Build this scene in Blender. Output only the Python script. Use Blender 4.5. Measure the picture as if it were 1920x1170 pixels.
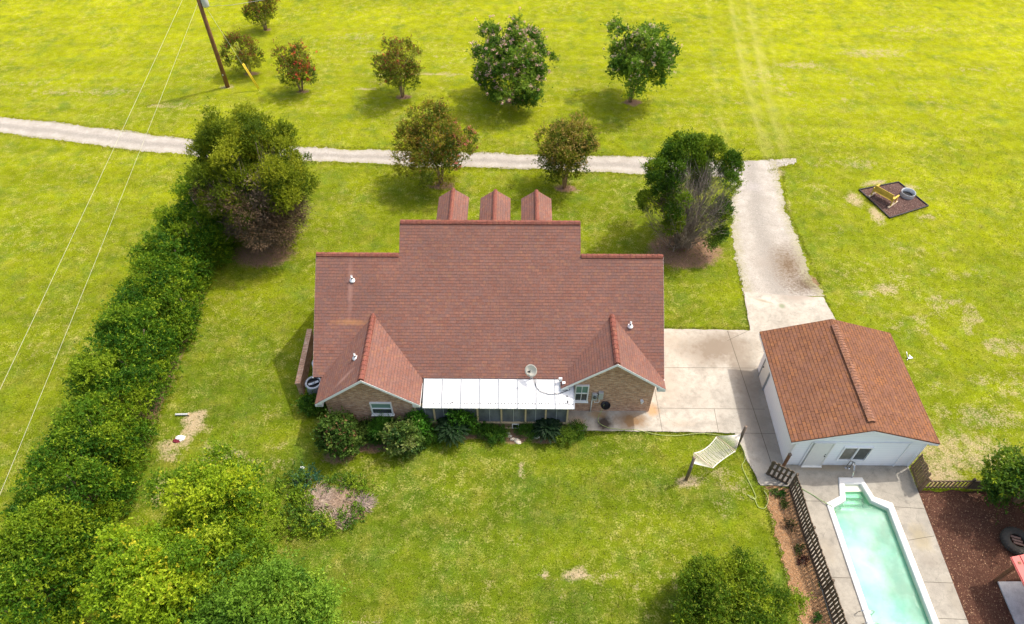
import bpy, math, random
import numpy as np
from mathutils import Vector, Matrix
random.seed(7); rng = np.random.default_rng(11)
for o in list(bpy.data.objects): bpy.data.objects.remove(o)
S = bpy.context.scene; COL = S.collection
R = math.radians
# ------------------------------------------------------------------ camera
CAMH = 30.0; F = 1308.0; PITCH = 48.26
cam = bpy.data.cameras.new('camera'); camo = bpy.data.objects.new('camera', cam); COL.objects.link(camo)
camo.location = (0, 0, CAMH); camo.rotation_euler = (R(90 - PITCH), 0, 0)
cam.sensor_width = 36; cam.lens = F / 1920 * 36; cam.clip_end = 3000; cam.clip_start = .5
cam.shift_x = -2 / 1920
S.camera = camo
S.render.resolution_x = 1024; S.render.resolution_y = 624
# ------------------------------------------------------------------ world, sun, exposure
SUNV = Vector((.53, .27, 1)).normalized()
W = bpy.data.worlds.new('World'); S.world = W; W.use_nodes = True
nt = W.node_tree; sky = nt.nodes.new('ShaderNodeTexSky'); sky.sky_type = 'NISHITA'; sky.sun_disc = False
sky.sun_elevation = math.asin(SUNV.z); sky.sun_rotation = math.atan2(SUNV.x, SUNV.y)
sky.air_density = 1.5; sky.dust_density = 6.0; sky.ozone_density = .4
bg = nt.nodes['Background']; nt.links.new(sky.outputs[0], bg.inputs[0]); bg.inputs[1].default_value = .15
sun = bpy.data.lights.new('sun', 'SUN'); suno = bpy.data.objects.new('sun', sun); COL.objects.link(suno)
sun.energy = 2.0; sun.angle = R(.6); sun.color = (1, .955, .88)
suno.rotation_euler = SUNV.to_track_quat('Z', 'Y').to_euler(); suno.location = (30, 20, 40)
S.view_settings.view_transform = 'Standard'; S.view_settings.look = 'None'
S.view_settings.gamma = 1; S.view_settings.exposure = .84
try: S.view_settings.use_curve_mapping = False
except Exception: pass
S.cycles.max_bounces = 6; S.cycles.transparent_max_bounces = 8

# ------------------------------------------------------------------ node helpers
class NT:
    def __init__(s, name):
        s.m = bpy.data.materials.new(name); s.m.use_nodes = True
        s.t = s.m.node_tree; s.b = s.t.nodes['Principled BSDF']; s.out = s.t.nodes['Material Output']
        s.b.inputs['Roughness'].default_value = .8; s.b.inputs['Specular IOR Level'].default_value = .25
    def n(s, ty, **kw):
        x = s.t.nodes.new(ty)
        for k, v in kw.items(): setattr(x, k, v)
        return x
    def l(s, a, b): s.t.links.new(a, b)
    def set(s, x, i, v):
        if hasattr(v, 'is_output'): s.l(v, x.inputs[i])
        else: x.inputs[i].default_value = v
    def co(s, kind='Object'):
        if kind == 'UV': return s.n('ShaderNodeTexCoord').outputs['UV']
        return s.n('ShaderNodeTexCoord').outputs[kind]
    def map(s, v, sc=(1, 1, 1), loc=(0, 0, 0), rot=(0, 0, 0)):
        x = s.n('ShaderNodeMapping'); s.l(v, x.inputs[0]); x.inputs['Scale'].default_value = sc
        x.inputs['Location'].default_value = loc; x.inputs['Rotation'].default_value = rot; return x.outputs[0]
    def noise(s, v, sc, det=3, rough=.55, col=False, dist=0):
        x = s.n('ShaderNodeTexNoise'); s.l(v, x.inputs['Vector']); x.inputs['Scale'].default_value = sc
        x.inputs['Detail'].default_value = det; x.inputs['Roughness'].default_value = rough; x.inputs['Distortion'].default_value = dist
        return x.outputs['Color' if col else 'Fac']
    def mix(s, f, a, b, mode='MIX'):
        x = s.n('ShaderNodeMix', data_type='RGBA', blend_type=mode); x.clamp_factor = True
        s.set(x, 0, f)
        for i, v in ((6, a), (7, b)):
            if hasattr(v, 'is_output'): s.l(v, x.inputs[i])
            else: x.inputs[i].default_value = (*v, 1) if len(v) == 3 else v
        return x.outputs[2]
    def math(s, op, a, b=0., c=None, clamp=False):
        x = s.n('ShaderNodeMath', operation=op); x.use_clamp = clamp; s.set(x, 0, a); s.set(x, 1, b)
        if c is not None: s.set(x, 2, c)
        return x.outputs[0]
    def ramp(s, v, lo, hi, a=0., b=1.):
        x = s.n('ShaderNodeMapRange'); x.clamp = True; s.set(x, 0, v); s.set(x, 1, lo); s.set(x, 2, hi); s.set(x, 3, a); s.set(x, 4, b)
        return x.outputs[0]
    def attr(s, name, out='Color'):
        x = s.n('ShaderNodeAttribute'); x.attribute_name = name; return x.outputs[out]
    def sep(s, v):
        x = s.n('ShaderNodeSeparateXYZ'); s.l(v, x.inputs[0]); return x.outputs
    def bump(s, h, st=.3, d=.02):
        x = s.n('ShaderNodeBump'); s.l(h, x.inputs['Height']); x.inputs['Strength'].default_value = st; x.inputs['Distance'].default_value = d
        s.l(x.outputs[0], s.b.inputs['Normal']); return x.outputs[0]
    def ell(s, v, cx, cy, rx, ry, rot=0, soft=.5, wob=None):
        """1 inside a ragged ellipse on the surface"""
        m = s.n('ShaderNodeMapping', vector_type='TEXTURE'); s.l(v, m.inputs[0])
        m.inputs['Location'].default_value = (cx, cy, 0); m.inputs['Rotation'].default_value = (0, 0, rot); m.inputs['Scale'].default_value = (rx, ry, 1)
        o = s.sep(m.outputs[0]); d = s.math('SQRT', s.math('ADD', s.math('MULTIPLY', o[0], o[0]), s.math('MULTIPLY', o[1], o[1])))
        if wob is not None: d = s.math('ADD', d, wob)
        return s.ramp(d, 1 - soft, 1 + soft * .4, 1., 0.)
    def color(s, c):
        if hasattr(c, 'is_output'): s.l(c, s.b.inputs['Base Color'])
        else: s.b.inputs['Base Color'].default_value = (*c, 1)
        return s
def simple(name, c, rough=.6, metal=0., var=.12, sc=6., spec=.3, bump=0.):
    k = NT(name); v = k.co(); f = k.noise(v, sc, 4)
    a = tuple(x * (1 - var) for x in c); b = tuple(min(1, x * (1 + var)) for x in c)
    k.color(k.mix(f, a, b)); k.b.inputs['Roughness'].default_value = rough; k.b.inputs['Metallic'].default_value = metal
    k.b.inputs['Specular IOR Level'].default_value = spec
    if bump: k.bump(k.noise(v, sc * 4, 4), bump, .01)
    return k.m

# ------------------------------------------------------------------ mesh helpers
class MB:
    def __init__(s): s.v = []; s.f = []; s.smooth = []
    def add(s, vs, fs, smooth=False):
        n = len(s.v); s.v += [tuple(p) for p in vs]
        for f in fs: s.f.append(tuple(i + n for i in f)); s.smooth.append(smooth)
    def box(s, c, d, rz=0, rot=None):
        M = (rot if rot else Matrix.Rotation(rz, 3, 'Z')); c = Vector(c)
        P = [c + M @ Vector((x * d[0] / 2, y * d[1] / 2, z * d[2] / 2)) for x in (-1, 1) for y in (-1, 1) for z in (-1, 1)]
        s.add(P, [(0, 1, 3, 2), (4, 6, 7, 5), (0, 4, 5, 1), (2, 3, 7, 6), (0, 2, 6, 4), (1, 5, 7, 3)]); return s
    def bar(s, a, b, w, h, up=(0, 0, 1)):
        a, b = Vector(a), Vector(b); d = (b - a); L = d.length; d.normalize(); u = Vector(up)
        x = d.cross(u)
        if x.length < 1e-4: x = d.cross(Vector((1, 0, 0)))
        x.normalize(); z = x.cross(d)
        M = Matrix((x, d, z)).transposed(); return s.box((a + b) / 2, (w, L, h), rot=M)
    def prism(s, pts, d):   # pts 3D polygon (CCW seen from +d tip), extruded by vector -d
        n = len(pts); A = [Vector(p) for p in pts]; B = [p - Vector(d) for p in A]
        s.add(A + B, [tuple(range(n)), tuple(range(2 * n - 1, n - 1, -1))] + [(i, i + n, (i + 1) % n + n, (i + 1) % n) for i in range(n)]); return s
    def tube(s, pts, r, k=6, caps=True, smooth=True):
        P = [Vector(p) for p in pts]; rr = r if isinstance(r, (list, tuple)) else [r] * len(P); vs = []
        x = None
        for i, p in enumerate(P):
            t = (P[min(i + 1, len(P) - 1)] - P[max(i - 1, 0)]).normalized()
            if x is None: x = t.cross(Vector((0, 0, 1))); x = x if x.length > .05 else t.cross(Vector((1, 0, 0)))
            x = (x - t * x.dot(t)).normalized(); y = t.cross(x)
            for j in range(k):
                a = 2 * math.pi * j / k; vs.append(p + (x * math.cos(a) + y * math.sin(a)) * rr[i])
        fs = [(i * k + j, i * k + (j + 1) % k, (i + 1) * k + (j + 1) % k, (i + 1) * k + j) for i in range(len(P) - 1) for j in range(k)]
        if caps: fs += [tuple(range(k - 1, -1, -1)), tuple((len(P) - 1) * k + j for j in range(k))]
        s.add(vs, fs, smooth); return s
    def lathe(s, prof, c=(0, 0, 0), k=24, rot=None, closed=False, smooth=True):
        c = Vector(c); M = rot or Matrix.Identity(3); vs = []
        for r, z in prof:
            for j in range(k):
                a = 2 * math.pi * j / k; vs.append(c + M @ Vector((r * math.cos(a), r * math.sin(a), z)))
        n = len(prof); rng_ = range(n if closed else n - 1)
        fs = [(i * k + j, i * k + (j + 1) % k, ((i + 1) % n) * k + (j + 1) % k, ((i + 1) % n) * k + j) for i in rng_ for j in range(k)]
        s.add(vs, fs, smooth); return s
    def build(s, name, mat, parent=None, bevel=0.):
        me = bpy.data.meshes.new(name); me.from_pydata(s.v, [], s.f); me.update()
        uv = me.uv_layers.new(name='UVMap'); co = np.zeros(len(uv.data) * 2, 'f'); k = 0
        Z = Vector((0, 0, 1))
        for p in me.polygons:
            n = p.normal
            if abs(n.z) > .999: t = Vector((1, 0, 0)); b = Vector((0, 1, 0))
            else:
                t = Z.cross(n).normalized(); b = n.cross(t)
            for li in p.loop_indices:
                q = me.vertices[me.loops[li].vertex_index].co
                co[2 * li] = q.dot(t); co[2 * li + 1] = q.dot(b)
        uv.data.foreach_set('uv', co)
        me.polygons.foreach_set('use_smooth', s.smooth)
        me.materials.append(mat); o = bpy.data.objects.new(name, me); COL.objects.link(o)
        if parent: o.parent = parent
        if bevel:
            m = o.modifiers.new('bevel', 'BEVEL'); m.width = bevel; m.segments = 2; m.limit_method = 'ANGLE'
        return o
def tag(o, label=None, cat=None, group=None, kind=None):
    if label: o['label'] = label
    if cat: o['category'] = cat
    if group: o['group'] = group
    if kind: o['kind'] = kind
    return o
def thing(name, label, cat, loc=(0, 0, 0), rz=0, group=None):
    o = bpy.data.objects.new(name, None); COL.objects.link(o); o.location = loc; o.rotation_euler = (0, 0, rz)
    o.empty_display_size = .2; return tag(o, label, cat, group)
def npmesh(name, V, Fc, mat, parent=None, col=None, smooth=False, attrs=None):
    """V (n,3) array, Fc (m,k) array with equal-sided faces"""
    me = bpy.data.meshes.new(name); n = len(V); m, k = Fc.shape
    me.vertices.add(n); me.vertices.foreach_set('co', V.astype('f').ravel())
    me.loops.add(m * k); me.loops.foreach_set('vertex_index', Fc.astype('i').ravel())
    me.polygons.add(m); me.polygons.foreach_set('loop_start', np.arange(0, m * k, k, dtype='i'))
    if smooth: me.polygons.foreach_set('use_smooth', np.ones(m, bool))
    me.update(calc_edges=True)
    if col is not None:
        a = me.color_attributes.new('Col', 'FLOAT_COLOR', 'POINT'); c4 = np.ones((n, 4), 'f'); c4[:, :3] = col; a.data.foreach_set('color', c4.ravel())
    for nm, arr in (attrs or {}).items():
        a = me.attributes.new(nm, 'FLOAT', 'POINT'); a.data.foreach_set('value', arr.astype('f'))
    me.materials.append(mat); o = bpy.data.objects.new(name, me); COL.objects.link(o)
    if parent: o.parent = parent
    return o
def unit(a): return a / np.maximum(np.linalg.norm(a, axis=-1, keepdims=True), 1e-6)
def vnoise(x, y, sc, seed=0, octv=3):
    """cheap value noise in python for layout masks"""
    r = np.zeros(np.broadcast(x, y).shape); amp = 1; tot = 0
    for o in range(octv):
        g = np.random.default_rng(seed * 17 + o).random((128, 128)); u = x / sc * 2 ** o + 37.3 * o; v = y / sc * 2 ** o + 11.1 * o
        i = np.floor(u).astype(int); j = np.floor(v).astype(int); fu = u - i; fv = v - j; fu = fu * fu * (3 - 2 * fu); fv = fv * fv * (3 - 2 * fv)
        a = g[i % 128, j % 128]; b = g[(i + 1) % 128, j % 128]; c = g[i % 128, (j + 1) % 128]; d = g[(i + 1) % 128, (j + 1) % 128]
        r += amp * ((a * (1 - fu) + b * fu) * (1 - fv) + (c * (1 - fu) + d * fu) * fv); tot += amp; amp *= .5
    return r / tot
def inpoly(x, y, P):
    c = np.zeros(np.broadcast(x, y).shape, bool); n = len(P)
    for i in range(n):
        x0, y0 = P[i]; x1, y1 = P[(i + 1) % n]
        m = ((y0 > y) != (y1 > y)) & (x < (x1 - x0) * (y - y0) / ((y1 - y0) or 1e-9) + x0); c ^= m
    return c

# ------------------------------------------------------------------ materials
def mat_ground():
    k = NT('lawn_grass'); v = k.co(); A = k.sep(k.attr('mask'))  # x: bare tan soil, y: yellow-ness, z: brown litter
    n1 = k.noise(v, .35, 4, .6); n2 = k.noise(v, 2.2, 4, .65); n3 = k.noise(v, 12, 4, .7); n4 = k.noise(v, 30, 3, .7)
    n5 = k.noise(k.map(v, (1, 4.5, 1)), 2.6, 3, .6)
    mow = k.noise(k.map(v, (.07, .55, 1), rot=(0, 0, R(4))), 1.0, 2, .5)
    yel = k.math('ADD', A[1], k.math('MULTIPLY', k.math('SUBTRACT', n1, .5), .5)); yel = k.math('ADD', yel, k.math('MULTIPLY', k.math('SUBTRACT', mow, .5), .28), clamp=True)
    c = k.mix(yel, (.080, .126, .007), (.31, .328, .004))
    olive = k.ramp(k.noise(v, .8, 4, .65), .5, .72); c = k.mix(k.math('MULTIPLY', olive, .45), c, (.27, .24, .04))
    deep = k.ramp(k.noise(k.map(v, loc=(31, 7, 0)), .55, 5, .65), .5, .7); c = k.mix(k.math('MULTIPLY', deep, .55), c, (.085, .15, .022))
    dry = k.ramp(k.math('ADD', k.math('MULTIPLY', n3, .6), k.math('ADD', k.math('MULTIPLY', n4, .3), k.math('MULTIPLY', k.math('SUBTRACT', n2, .5), .6))), .46, .62); c = k.mix(k.math('MULTIPLY', dry, k.ramp(k.noise(k.map(v, loc=(5, 55, 0)), .22, 4, .6), .42, .62, .22, .66)), c, (.44, .385, .13))
    fine = k.ramp(k.math('ADD', k.math('MULTIPLY', n4, .5), k.math('MULTIPLY', n3, .5)), .34, .62, .60, 1.22)
    dk = k.ramp(k.noise(v, 13, 5, .8), .36, .5, .74, 1.)
    streak = k.math('MULTIPLY', k.ramp(k.noise(k.map(v, loc=(3, 91, 0)), 1.15, 5, .7), .32, .68, .80, 1.18), k.ramp(mow, .35, .65, .94, 1.05)); c = k.mix(1., c, k.combine(k.math('MULTIPLY', k.math('MULTIPLY', fine, dk), streak)), 'MULTIPLY')
    # bare tan soil with ragged edges
    e = k.math('ADD', A[0], k.math('ADD', k.math('MULTIPLY', k.math('SUBTRACT', n2, .5), 1.1), k.math('MULTIPLY', k.math('SUBTRACT', n3, .5), 1.15)))
    bare = k.ramp(e, .48, .88); soil = k.mix(n3, (.34, .245, .15), (.54, .43, .30)); soil = k.mix(k.ramp(n2, .45, .75), soil, (.31, .24, .13))
    trk = k.attr('track', 'Fac'); c = k.mix(k.math('MULTIPLY', trk, k.ramp(n3, .25, .6, .12, .45)), c, (.42, .38, .13))
    c = k.mix(k.math('MULTIPLY', bare, .85), c, soil)
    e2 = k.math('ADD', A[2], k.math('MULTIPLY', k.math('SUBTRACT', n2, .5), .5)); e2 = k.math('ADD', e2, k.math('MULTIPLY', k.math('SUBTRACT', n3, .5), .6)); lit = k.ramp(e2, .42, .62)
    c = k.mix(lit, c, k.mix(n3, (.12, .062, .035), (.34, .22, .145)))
    k.color(c); k.b.inputs['Roughness'].default_value = .95; k.b.inputs['Specular IOR Level'].default_value = .03
    h = k.math('ADD', k.math('MULTIPLY', n3, .6), k.math('ADD', k.math('MULTIPLY', n4, .5), k.math('MULTIPLY', n2, .5))); k.bump(h, .8, .07)
    return k.m
def _combine(s, f):
    x = s.n('ShaderNodeCombineColor')
    for i in range(3): s.set(x, i, f)
    return x.outputs[0]
NT.combine = _combine

def mat_shingle(name, a, b, c, w=.30, h=.145, mort=.012, dark=.45, stains=(), tab=.35, warm=(.30, .15, .07)):
    k = NT(name); uv = k.co('UV'); br = k.n('ShaderNodeTexBrick'); k.l(uv, br.inputs['Vector'])
    br.inputs['Scale'].default_value = 1; br.inputs['Brick Width'].default_value = w; br.inputs['Row Height'].default_value = h
    br.inputs['Mortar Size'].default_value = mort; br.inputs['Mortar Smooth'].default_value = .3; br.inputs['Bias'].default_value = 0
    br.inputs['Color1'].default_value = (*a, 1); br.inputs['Color2'].default_value = (*b, 1); br.inputs['Mortar'].default_value = tuple(x * (1 - tab) for x in c) + (1,)
    v = k.sep(uv)[1]; fr = k.math('FRACT', k.math('DIVIDE', v, h)); row = k.math('FLOOR', k.math('DIVIDE', v, h))
    sv = k.n('ShaderNodeCombineXYZ'); u_ = k.sep(uv)[0]; k.l(k.math('MULTIPLY', u_, 1.0), sv.inputs[0]); k.l(k.math('MULTIPLY', row, 3.7), sv.inputs[1])
    rn = k.noise(sv.outputs[0], 2.4, 3, .7); rn2 = k.noise(k.map(sv.outputs[0], loc=(9, 4, 0)), 3.5, 3, .7)
    col = k.mix(k.ramp(rn, .42, .6, 0, .75), br.outputs[0], c); col = k.mix(k.ramp(rn2, .54, .68, 0, .55), col, warm)
    n2 = k.noise(uv, .3, 4, .6); col = k.mix(k.ramp(n2, .38, .66, 0, .32), col, tuple(x * .6 for x in c))
    n3 = k.noise(uv, 11, 4, .75); col = k.mix(1., col, k.combine(k.ramp(n3, .3, .7, .78, 1.2)), 'MULTIPLY')
    ln = k.ramp(fr, .80, .97, 1., dark); wav = k.ramp(k.noise(k.map(sv.outputs[0], loc=(3, 8, 0)), 1.7, 2), .35, .6, 0., 1.)
    col = k.mix(k.math('ADD', .45, k.math('MULTIPLY', wav, .55)), col, k.mix(1., col, k.combine(ln), 'MULTIPLY'))
    ob = k.co(); w_ = k.math('MULTIPLY', k.math('SUBTRACT', k.noise(ob, 5, 3), .5), 1.2)
    for (x, y, rx, ry, rot, cc, st) in stains: col = k.mix(k.math('MULTIPLY', k.ell(ob, x, y, rx, ry, rot, .8, w_), st), col, cc)
    k.color(col); k.b.inputs['Roughness'].default_value = .92; k.b.inputs['Specular IOR Level'].default_value = .12
    hh = k.math('ADD', k.math('SUBTRACT', 1., fr), k.math('MULTIPLY', br.outputs['Fac'], -.3)); k.bump(hh, .6, .012)
    return k.m
def mat_brick():
    k = NT('brown_brick'); uv = k.co('UV'); br = k.n('ShaderNodeTexBrick'); k.l(uv, br.inputs['Vector'])
    for i, x in (('Scale', 1), ('Brick Width', .21), ('Row Height', .078), ('Mortar Size', .011), ('Mortar Smooth', .2), ('Bias', -.1)): br.inputs[i].default_value = x
    br.inputs['Color1'].default_value = (.46, .21, .115, 1); br.inputs['Color2'].default_value = (.80, .46, .28, 1); br.inputs['Mortar'].default_value = (.52, .44, .36, 1)
    n = k.noise(k.map(uv, (1, 2.6, 1)), 5, 4, .7); c = k.mix(k.ramp(n, .4, .66, 0, .75), br.outputs[0], (.22, .12, .075)); c = k.mix(k.ramp(k.noise(k.map(uv, (1, 2.6, 1), loc=(5, 3, 1)), 4.5, 4), .52, .7, 0, .6), c, (.72, .55, .42))
    k.color(c); k.bump(br.outputs['Fac'], -.5, .01) if False else k.bump(k.math('SUBTRACT', 1., br.outputs['Fac']), .5, .01); return k.m
def mat_siding():
    k = NT('white_lap_siding'); uv = k.co('UV'); v = k.sep(uv)[1]; fr = k.math('FRACT', k.math('DIVIDE', v, .2))
    line = k.ramp(fr, .0, .07, 1., 0.); n = k.noise(k.co(), 1.3, 4)
    c = k.mix(n, (.82, .84, .87), (.90, .91, .92)); c = k.mix(k.math('MULTIPLY', line, .6), c, (.45, .48, .53))
    z = k.sep(k.co())[2]; dirt = k.math('MULTIPLY', k.ramp(z, 0.0, .28, 1., 0.), k.ramp(k.noise(k.co(), 4, 4), .45, .65)); c = k.mix(k.math('MULTIPLY', dirt, .35), c, (.45, .36, .24))
    k.color(c); k.b.inputs['Roughness'].default_value = .55; k.bump(k.math('SUBTRACT', 1., fr), .4, .018); return k.m
def mat_concrete(name, a, b, stains=(), sc=1.):
    k = NT(name); v = k.co(); n = k.noise(v, .55 * sc, 5, .65); n2 = k.noise(v, 3 * sc, 5, .7); n3 = k.noise(v, 22, 3, .7)
    c = k.mix(k.ramp(n, .3, .7), a, b); c = k.mix(k.ramp(n2, .46, .72, 0, .6), c, tuple(x * .66 for x in a)); c = k.mix(k.ramp(k.noise(k.map(v, loc=(7, 3, 0)), .75 * sc, 6, .72), .48, .68, 0, .62), c, tuple(x * .62 for x in a)); c = k.mix(k.ramp(k.noise(k.map(v, loc=(17, 3, 0)), .5 * sc, 5, .7), .52, .7, 0, .5), c, tuple(min(1, x * 1.25) for x in b)); c = k.mix(1., c, k.combine(k.ramp(n3, .25, .75, .86, 1.1)), 'MULTIPLY')
    cr = k.n('ShaderNodeTexVoronoi', feature='DISTANCE_TO_EDGE'); k.l(k.mapd(v, k.noise(v, 1.2, 3, col=True), .7), cr.inputs['Vector']); cr.inputs['Scale'].default_value = .28
    c = k.mix(k.ramp(cr.outputs['Distance'], .0,   .004, .3, 0.), c, tuple(x * .3 for x in a))
    w_ = k.math('MULTIPLY', k.math('SUBTRACT', n2, .5), 1.6)
    for (x, y, rx, ry, rot, cc, st) in stains: c = k.mix(k.math('MULTIPLY', k.ell(v, x, y, rx, ry, rot, .6, w_), st), c, cc)
    k.color(c); k.b.inputs['Roughness'].default_value = .85; k.bump(k.math('ADD', n3, n2), .25, .02); return k.m
def _mapd(s, v, c, amt):
    x = s.n('ShaderNodeVectorMath', operation='MULTIPLY_ADD'); s.l(c, x.inputs[0]); x.inputs[1].default_value = (amt,) * 3; s.l(v, x.inputs[2]); return x.outputs[0]
NT.mapd = _mapd
def mat_gravel():
    k = NT('pale_gravel'); v = k.co(); a = k.attr('across', 'Fac'); n = k.noise(v, 1.1, 4, .65); n2 = k.noise(v, 6, 4, .7); n3 = k.noise(v, 30, 3, .75)
    c = k.mix(k.ramp(n, .3, .7), (.325, .292, .25), (.44, .405, .36))
    mid = k.ramp(k.math('ABSOLUTE', k.math('SUBTRACT', a, .47)), .05, .2, 1., 0.); c = k.mix(k.math('MULTIPLY', mid, k.ramp(n2, .3, .6, .4, .85)), c, (.27, .245, .215))
    c = k.mix(k.ramp(n2, .52, .8, 0, .5), c, (.27, .235, .20)); c = k.mix(1., c, k.combine(k.ramp(n3, .28, .72, .66, 1.2)), 'MULTIPLY')
    w_ = k.math('MULTIPLY', k.math('SUBTRACT', n2, .5), 2.2)
    for (x, y, rx, ry, rot, cc, st) in ((16.9, 30.6, 1.1, 1.9, -.1, (.15, .105, .065), 1.), (15.3, 30.9, .6, .8, 0, (.30, .26, .22), .5), (17.6, 29.0, 1.2, .8, .3, (.12, .085, .055), 1.), (16.4, 38.3, .7, .5, 0, (.36, .33, .32), .5)):
        c = k.mix(k.math('MULTIPLY', k.ell(v, x, y, rx, ry, rot, .9, w_), st), c, cc)
    edge = k.ramp(k.math('ABSOLUTE', k.math('SUBTRACT', a, .5)), .33, .5, 0, 1.); c = k.mix(k.math('MULTIPLY', edge, k.ramp(n2, .36, .6, 0, .9)), c, (.27, .25, .12))
    k.color(c); k.b.inputs['Roughness'].default_value = .95; k.bump(k.math('ADD', n3, n2), .7, .03); return k.m
def mat_mulch(name, a, b, sp=(.42, .27, .18)):
    k = NT(name); v = k.co(); n = k.noise(v, 1.2, 4, .6); n2 = k.noise(v, 11, 4, .8); n3 = k.noise(v, 30, 3, .8)
    c = k.mix(k.ramp(n2, .34, .68), a, b); c = k.mix(k.ramp(n, .35, .7, 0, .5), c, tuple(x * .55 for x in a)); c = k.mix(k.ramp(n3, .58, .74, 0, .75), c, sp)
    k.color(c); k.b.inputs['Roughness'].default_value = .95; k.bump(k.math('ADD', n2, n3), 1., .06); return k.m
def mat_leaf(name, trans=.35, gain=1.):
    k = NT(name); c = k.attr('Col'); k.color(c); k.b.inputs['Roughness'].default_value = .55; k.b.inputs['Specular IOR Level'].default_value = .14
    t = k.n('ShaderNodeBsdfTranslucent'); k.l(k.mix(1., c, (1.15, 1.1, .6), 'MULTIPLY'), t.inputs[0]); mx = k.n('ShaderNodeMixShader'); mx.inputs[0].default_value = trans
    k.l(k.b.outputs[0], mx.inputs[1]); k.l(t.outputs[0], mx.inputs[2]); k.l(mx.outputs[0], k.out.inputs[0]); return k.m
def mat_wood(name, a, b, along=(1, 1, .12), rough=.8):
    k = NT(name); v = k.co(); n = k.noise(k.map(v, tuple(x * 14 for x in along)), 1., 4, .6); c = k.mix(n, a, b); c = k.mix(k.ramp(k.noise(v, 3.1, 3), .45, .7, 0, .45), c, tuple(x * .5 for x in a))
    k.color(c); k.b.inputs['Roughness'].default_value = rough; k.bump(n, .4, .008); return k.m
def mat_glass():
    k = NT('window_glass'); v = k.co(); k.color(k.mix(k.noise(v, 2.5, 2), (.03, .035, .035), (.10, .12, .115))); k.b.inputs['Roughness'].default_value = .06; k.b.inputs['Specular IOR Level'].default_value = .7; return k.m
def mat_blind():
    k = NT('green_blind'); v = k.sep(k.co('UV'))[1]; fr = k.math('FRACT', k.math('DIVIDE', v, .06)); k.color(k.mix(k.ramp(fr, .0, .5), (.07, .15, .12), (.20, .33, .27))); k.b.inputs['Roughness'].default_value = .25; return k.m
def mat_metalroof():
    k = NT('white_sheet_metal'); v = k.co(); o = k.sep(v); n = k.noise(k.map(v, (1, 6, 6)), .9, 4)
    c = k.mix(n, (.56, .56, .57), (.70, .70, .70))
    c = k.mix(k.math('MULTIPLY', k.ramp(k.noise(k.map(v, (5, .6, 1)), 1.6, 4), .55, .75), .3), c, (.55, .56, .60)); k.color(c); k.b.inputs['Roughness'].default_value = .4; k.b.inputs['Specular IOR Level'].default_value = .4
    return k.m
def mat_screen():
    k = NT('porch_screen'); v = k.co(); n = k.noise(k.map(v, (1.1, 1, .8)), 1.5, 4, .6); k.color(k.mix(k.ramp(n, .3, .7), (.055, .062, .072), (.17, .18, .195))); k.b.inputs['Roughness'].default_value = .35; k.b.inputs['Specular IOR Level'].default_value = .35; return k.m
def mat_water():
    k = NT('pool_water'); v = k.co(); nt_ = k.t
    n = k.noise(v, 3.2, 2, .5, dist=.8); n2 = k.noise(v, 9, 2, .5); b = k.n('ShaderNodeBump'); k.l(k.math('ADD', n, k.math('MULTIPLY', n2, .45)), b.inputs['Height']); b.inputs['Strength'].default_value = 1.; b.inputs['Distance'].default_value = .065
    gl = k.n('ShaderNodeBsdfGlossy'); gl.inputs['Roughness'].default_value = .035; k.l(b.outputs[0], gl.inputs['Normal']); gl.inputs[0].default_value = (.75, .78, .78, 1)
    tr = k.n('ShaderNodeBsdfTransparent'); tr.inputs[0].default_value = (.50, .92, .76, 1)
    df = k.n('ShaderNodeBsdfDiffuse'); k.l(k.mix(k.ramp(k.noise(v, .6, 3, .5), .35, .65), (.16, .47, .355), (.32, .54, .43)), df.inputs[0])
    m1 = k.n('ShaderNodeMixShader'); yy = k.sep(v)[1]; xx = k.sep(v)[0]; cl = k.math('ADD', .42, k.math('MULTIPLY', k.ramp(k.math('ADD', k.noise(v, .7, 4, .6), k.math('MULTIPLY', k.math('SUBTRACT', 16.0, xx), .12)), .34, .62), .36)); cl = k.math('MULTIPLY', cl, k.ramp(yy, 14.3, 15.0, 1., .2)); k.l(cl, m1.inputs[0]); k.l(tr.outputs[0], m1.inputs[1]); k.l(df.outputs[0], m1.inputs[2])
    fr = k.n('ShaderNodeFresnel'); fr.inputs[0].default_value = 1.33
    m2 = k.n('ShaderNodeMixShader'); k.l(fr.outputs[0], m2.inputs[0]); k.l(m1.outputs[0], m2.inputs[1]); k.l(gl.outputs[0], m2.inputs[2]); k.l(m2.outputs[0], k.out.inputs[0]); return k.m

M = {}
M['ground'] = mat_ground()
M['roof'] = mat_shingle('rose_brown_shingles', (.195, .085, .063), (.25, .115, .083), (.175, .102, .09), w=.28, h=.15, dark=.64, tab=.2, warm=(.27, .135, .075),
    stains=((-7.9, 2.2, .9, .13, 0, (.40, .20, .08), .5), (-8.0, 3.5, .13, 1.1, 0, (.30, .17, .14), .6), (-7.85, -.75, .55, .10, .6, (.42, .25, .2), .5), (4.9, 2.3, .3, .3, 0, (.15, .06, .05), .5)))
M['roof2'] = mat_shingle('orange_brown_shingles', (.24, .102, .045), (.155, .07, .04), (.19, .092, .062), w=.30, h=.17, dark=.38, mort=.016, tab=.62, warm=(.27, .13, .06))
M['ridge'] = mat_shingle('red_ridge_shingles', (.20, .065, .046), (.25, .085, .062), (.19, .08, .064), w=.3, h=.3, dark=.75)
M['ridge2'] = mat_shingle('brown_ridge_shingles', (.30, .14, .075), (.20, .095, .062), (.24, .13, .095), w=.14, h=.6, mort=.012, dark=.7, tab=.6)
M['brick'] = mat_brick(); M['siding'] = mat_siding()
M['white'] = simple('white_paint', (.82, .82, .82), .5, var=.05)
M['offwhite'] = simple('offwhite_door', (.74, .73, .68), .5, var=.05)
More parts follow.
